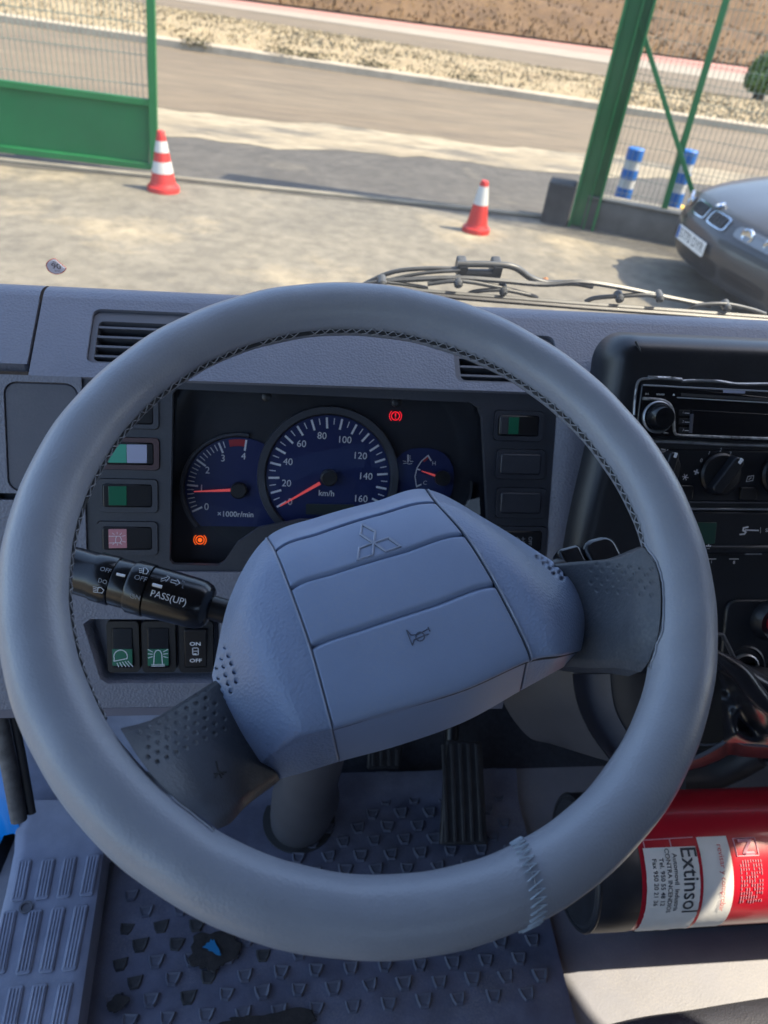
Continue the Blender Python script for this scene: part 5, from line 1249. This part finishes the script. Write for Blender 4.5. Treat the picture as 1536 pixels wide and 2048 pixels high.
# ---- tread plate on the sill
TZ = 1.055
tp = thing('sill_tread', 'grey ribbed plastic tread plate on the door sill', 'tread plate', (-.31, .5, TZ))
def TL(px, py, z=TZ): return hit(px, py, (0, 0, z), (0, 0, 1))
rows = []
for py in (1600, 1660, 1700, 1740, 1780, 1820, 1870, 1930, 1990, 2048, 2110):
    xl = {1600: 62, 1660: 38, 1700: 36, 1740: 28, 1780: 20, 1820: 10, 1870: 0, 1930: -12, 1990: -24, 2048: -36, 2110: -48}[py]; xr = 222-(py-1600)*.155+(12 if py < 1700 else 0)
    zz = TZ+(.030 if py == 1600 else .008 if py == 1660 else 0)
    L_, R_ = TL(xl, py, zz), TL(xr-8, py, zz); row = [L_+V((-.012, 0, -.05)), L_+V((-.006, 0, -.006)), L_+V((.004, 0, 0))]
    for k in range(1, 10): row.append(L_.lerp(R_, k/10))
    row += [R_, R_+V((.006, 0, -.002)), R_+V((.010, 0, -.036))]; rows.append(row)
mb = MB(); mb.grid(rows); ob('plate', mb, m_tread, tp, smooth=45)
ob('kick_up', MB().grid([[V((-.42+.24*i/8, y, z+.004*math.sin(i))) for i in range(9)] for y, z in ((.655, 1.058), (.70, 1.066), (.75, 1.09), (.80, 1.14), (.84, 1.22), (.86, 1.34))]), m_tread, tp, smooth=60)
pads = [[(45, 1720, 1803), (92, 1718, 1800), (136, 1714, 1797), (182, 1710, 1793)], [(15, 1822, 1950), (66, 1820, 1950), (112, 1815, 1947), (158, 1810, 1943)], [(-30, 1975, 2100), (28, 1972, 2100), (75, 1968, 2100), (127, 1966, 2100)]]
for rw_ in pads:
    for xx, ya, yb_ in rw_:
        sl_ = -.19 if ya < 1800 else -.20
        A_, B_ = TL(xx+6, ya, TZ), TL(xx+6+(yb_-ya)*sl_, yb_, TZ); ln = (B_-A_).length; f = Fr((A_+B_)/2, (A_-B_), (0, 0, 1)); wd_ = .0088
        p = ob('pad', MB().prism(f, rr(-ln/2, -wd_, ln/2, wd_, .004), -.002, .0022), m_tread, tp, bevel=.0008)
        for q in range(4):
            o_ = -.006+.004*q; mb = MB(); mb.tube([f.P(-ln/2+.004, o_, .0022), f.P(ln/2-.004, o_, .0022)], .0011, 6); ob('ridge', mb, m_tread, p, smooth=60)
sc_ = TL(52, 1815, TZ+.001); ob('screw_cap', MB().lathe(sc_, (0, 0, 1), [(0, .0085), (.002, .0085), (.002, .006), (-.001, .005)], 20), m_dash2, tp, smooth=40)
# ---- door seal, painted sill, step
SX = -.435
def SPx(px, py): return hit(px, py, (SX, 0, 0), (1, 0, 0))
def SPy(px, py, y): return hit(px, py, (0, y, 0), (0, 1, 0))
seal = [SPy(x, y, d_) for x, y, d_ in ((-8, 1400, .67), (6, 1470, .655), (18, 1530, .64), (29, 1590, .625), (38, 1640, .61))]
sth = thing('door_seal', 'grey rubber door seal along the left door frame', 'seal', seal[-1])
ob('seal_strip', MB().tube(smoothpath(seal, 6), [.0105]*25, 10), m_rubber, sth, smooth=60)
ob('seal_edge', MB().tube([p+V((.013, .01, 0)) for p in smoothpath(seal, 6)], .006, 8), m_seam, sth, smooth=60)
sill = [SPy(x, y, d_) for x, y, d_ in ((-16, 1480, .70), (-8, 1540, .685), (4, 1590, .67), (14, 1630, .66), (26, 1672, .65))]
path = smoothpath(sill, 6); rows = [[p+V((o_, 0, dz_)) for p in path] for o_, dz_ in ((-.022, -.02), (-.012, .002), (.0, .006), (.012, .002), (.012, -.03))]
ob('door_sill_paint', MB().grid(rows), m_bluepaint, label='bright blue painted door frame edge at far left', cat='body panel', smooth=60)
cs_ = thing('cab_step', 'black cab step outside the open door at far left', 'step', (-.62, .62, .62))
ob('step_body', MB().box((-.62, .55, .80), (.34, .62, .30)), m_black, cs_, bevel=.02)
ob('step_tread', MB().box((-.60, .5, .957), (.26, .5, .012)), m_steel, cs_, bevel=.003)
ob('wheel_arch', MB().lathe((-.50, .86, .95), (0, 1, 0), [(-.25, .12), (0, .14), (.1, .10)], 24), m_black, cs_, smooth=50)
# ---- pedals
def pedal(name, label, quad, base, up, ribs):
    b = FL(*base, FLOOR+.01); f = Fr(b, (1, 0, 0), V((0, -up[1], up[0]))); t = thing(name, label, 'pedal', b)
    q = [f.pix(x, y) for x, y in quad]; ob('pad', MB().prism(f, q, -.012, .0), m_pedal, t, bevel=.003)
    x0_ = min(p[0] for p in q); x1_ = max(p[0] for p in q); y0_ = min(p[1] for p in q)+.006; y1_ = max(p[1] for p in q)-.006
    for k in range(ribs):
        a = x0_+(x1_-x0_)*(k+.8)/(ribs+.6); mb = MB(); mb.prism(f, [(a-.003, y0_), (a+.003, y0_), (a+.003, y1_), (a-.003, y1_)], 0, .004); ob('rib', mb, m_pedal, t, bevel=.0012)
    ob('arm', MB().tube([f.P((x0_+x1_)/2, (y0_+y1_)/2, -.01), f.P((x0_+x1_)/2, y1_, -.06), V((b.x, 1.0, 1.45))], .012, 10), m_black, t, smooth=50)
pedal('accelerator_pedal', 'long ribbed black accelerator pedal on the floor', [(893, 1480), (964, 1484), (976, 1690), (880, 1690)], (928, 1692), (.78, .62), 5)
pedal('brake_pedal', 'small black brake pedal just below the hub', [(737, 1492), (806, 1490), (800, 1538), (735, 1540)], (770, 1600), (.72, .69), 4)
# ---- seat front at bottom right, set low to keep the sun patch clear
ed = [hit(x, y, (0, 0, 1.10), (0, 0, 1)) for x, y in ((1150, 2070), (1290, 2034), (1400, 2018), (1470, 2006), (1600, 1985))]
path = smoothpath(ed, 6); rows = []
for o_, dz_ in ((.012, -.08), (.010, -.03), (0, -.006), (-.02, .004), (-.08, .01), (-.45, .01), (-.45, -.08)):
    rows.append([p+V((0, o_, dz_)) for p in path])
ob('seat_front', MB().grid(rows), m_seat, label='dark grained vinyl seat front edge at bottom right of the cab', cat='cover', smooth=70)

# ================================================================ FIRE EXTINGUISHER
EY, EZ, ER = .508, 1.172, .0825
E0 = V((0, EY, EZ)); EX = V((1, 0, 0)); ECAM = V((0, -EY, CAM.z-EZ)).normalized(); ETAN = EX.cross(ECAM)   # tangential direction, upward on the far side
def EPt(x, an, r=ER): return V((x, EY, EZ))+(ECAM*math.cos(an)+ETAN*math.sin(an))*r
def e_ang(px, py):
    d = ray(px, py).normalized(); o = CAM-E0; dd = d-EX*d.x; oo = o-EX*o.x; A_ = dd.dot(dd); B_ = 2*dd.dot(oo); C_ = oo.dot(oo)-ER*ER; q = B_*B_-4*A_*C_
    if q < 0: return None
    P_ = CAM+d*((-B_-math.sqrt(q))/(2*A_)); r_ = P_-E0; return P_.x, math.atan2(r_.dot(ETAN), r_.dot(ECAM))
def ex_x(px, py): return e_ang(px, py)[0]
xa, xb_, xc = ex_x(1194, 1740), ex_x(1283, 1740), .86
ext_ = thing('fire_extinguisher', 'red fire extinguisher with white label lying on the cab floor', 'fire extinguisher', (.62, EY, EZ-ER))
ob('cylinder', MB().lathe((0, EY, EZ), EX, [(xb_-.01, ER*.9), (xb_-.008, ER), (xb_+.1, ER), (xc, ER), (xc+.03, ER*.93), (xc+.055, ER*.7)], 64), m_exred, ext_, smooth=50)
ob('base_cup', MB().lathe((0, EY, EZ), EX, [(xa+.004, ER*.80), (xa, ER*.9), (xa+.004, ER*1.005), (xa+.02, ER*1.012), (xb_-.002, ER*1.012), (xb_, ER*1.0)], 64), m_exblack, ext_, smooth=45)
ob('base_ring', MB().tube([V((xa+.003, EY, EZ))+(ECAM*math.cos(k*.1309)+ETAN*math.sin(k*.1309))*ER*.985 for k in range(48)], .003, 6, closed=True), m_exblack, ext_, smooth=60)
def epatch(px0, px1, a0, a1, lift, n=24, m=10, wob=0, skew=0):
    """sheet wrapped on the cylinder between two picture columns (read at the label's middle) and two angles"""
    xs0, xs1 = ex_x(px0, 1740), ex_x(px1, 1740)
    return [[EPt(xs0+(xs1-xs0)*i/m, a0+(a1-a0)*j/n, ER+lift+random.uniform(0, wob)) for i in range(m+1)] for j in range(n+1)]
an = lambda py: e_ang(1400, py)[1]
aTop, aBot = an(1672), an(1846)
ob('white_label', MB().grid(epatch(1405, 1466, an(1674), an(1846)+.25, .0004)), m_sticker, ext_, smooth=60)
ob('service_sticker', MB().grid(epatch(1291, 1398, an(1692), an(1846)+.2, .0010, 30, 14, .0009)), m_sticker, ext_, smooth=60)
mb = MB(); ob('red_stripe', mb.grid(epatch(1399, 1404, an(1700), an(1846)+.2, .0013)), m_exred, ext_, smooth=60)
def etext(mb, txt, px, py, size, lift=.0022, bold=0, sx=1):
    x0_ = ex_x(px, 1740); a0_ = an(py); vs, fs = text2d(txt, 0, bold)
    w = max(v[0] for v in vs)
    # reading direction runs round the cylinder towards the driver
    mb.add([EPt(x0_+y*size*1.0, a0_+x*size*sx/ER, ER+lift) for x, y in vs], fs)
mb = MB(); etext(mb, 'Extinsol', 1379, 1763, .029, bold=.008, sx=.86); ob('lettering', mb, m_ink, ext_, kind='stuff')
mb = MB(); etext(mb, 'Automovil  Industria', 1351, 1765, .0082, bold=.012); etext(mb, 'CONTRA INCENDIOS', 1337, 1762, .0078, bold=.012); etext(mb, 'Tel. 950 55 48 12', 1323, 1762, .0078, bold=.012); etext(mb, 'Fax 950 20 21 36', 1309, 1762, .0078, bold=.012); ob('lettering', mb, m_ink, ext_, kind='stuff')
mb = MB(); etext(mb, 'revisar y comprobar', 1445, 1762, .0098); ob('lettering', mb, m_inkred, ext_, kind='stuff')
mb = MB()
xq = [ex_x(p, 1740) for p in (1478, 1522)]; aq = (an(1680), an(1716))
def eline(mb, pts, w=.0007):
    q = []
    for (x, a_), (x2, a2) in zip(pts, pts[1:]): q += [EPt(x+(x2-x)*k/6, a_+(a2-a_)*k/6, ER+.0006) for k in range(6)]
    q.append(EPt(*pts[-1], ER+.0006)); mb.tube(q, w, 4)
eline(mb, [(xq[0], aq[0]), (xq[1], aq[0]), (xq[1], aq[1]), (xq[0], aq[1]), (xq[0], aq[0])])
zx = [ex_x(p, 1740) for p in (1487, 1511)]; za = (an(1685), an(1711)); eline(mb, [(zx[1], za[0]), (zx[0], za[0]), (zx[1], za[1]), (zx[0], za[1])] if False else [(zx[0], za[0]), (zx[1], za[0]), (zx[0]+.004, za[1]), (zx[1]+.002, za[1])], .0022)
eline(mb, [(ex_x(1284, 1740), an(1676)), (ex_x(1398, 1740), an(1674))]); eline(mb, [(ex_x(1296, 1740), an(1676)), (ex_x(1296, 1740), an(1692))]); eline(mb, [(ex_x(1350, 1740), an(1676)), (ex_x(1350, 1740), an(1692))])
for k in range(9):
    for py in range(1724, 1812, 8):
        if random.random() < .85: eline(mb, [(ex_x(1482+k*5.2, 1740), an(py)), (ex_x(1482+k*5.2, 1740), an(py+random.uniform(4, 7)))], .0005)
ob('printed_instructions', mb, m_inkpink, ext_, kind='stuff')
# bracket holding it off the floor
br = thing('extinguisher_bracket', 'black metal bracket under the fire extinguisher', 'bracket', (.6, EY, FLOOR))
for x in (xb_+.10, xb_+.28):
    ob('cradle', MB().tube([EPt(x, a_, ER+.004) for a_ in [math.pi-1.0+.2*k for k in range(11)]], .004, 6), m_black, br, smooth=60)
    ob('leg', MB().box((x, EY, (FLOOR+EZ-ER)/2), (.03, .05, EZ-ER-FLOOR)), m_black, br, bevel=.003)
ob('base_bar', MB().box(((xb_+.19), EY, FLOOR+.006), (.26, .05, .012)), m_black, br, bevel=.002)
# pipe ends / bright fittings on the tunnel behind
p = [hit(x, y, (0, .68, 0), (0, 1, 0)) for x, y in ((1360, 1560), (1420, 1555), (1470, 1535), (1515, 1510))]
fp = thing('heater_pipe', 'pale plastic pipe on the floor behind the extinguisher', 'pipe', p[0])
ob('pipe', MB().tube(smoothpath(p, 6), .020, 16), m_grey, fp, smooth=60)
# valve end of the extinguisher (right of the picture's edge)
ob('neck', MB().lathe((0, EY, EZ), EX, [(xc+.05, ER*.72), (xc+.075, ER*.36), (xc+.085, .024), (xc+.12, .022)], 32), m_exred, ext_, smooth=50)
ob('valve', MB().box((xc+.135, EY, EZ), (.05, .036, .044)), m_steel, ext_, bevel=.005)
ob('carry_handle', MB().tube([V((xc+.12, EY, EZ+.02)), V((xc+.16, EY-.01, EZ+.05)), V((xc+.24, EY-.015, EZ+.055))], .006, 8), m_black, ext_, smooth=50)
ob('squeeze_lever', MB().tube([V((xc+.14, EY, EZ+.02)), V((xc+.18, EY-.005, EZ+.03)), V((xc+.24, EY-.01, EZ+.026))], .006, 8), m_black, ext_, smooth=50)
# wiper spindle on the cowl below the glass
ob('spindle', MB().lathe((.10, 1.03, 1.63), (0, .3, .95), [(0, .016), (.03, .014), (.045, .010)], 16), m_wiper, wp, smooth=40)
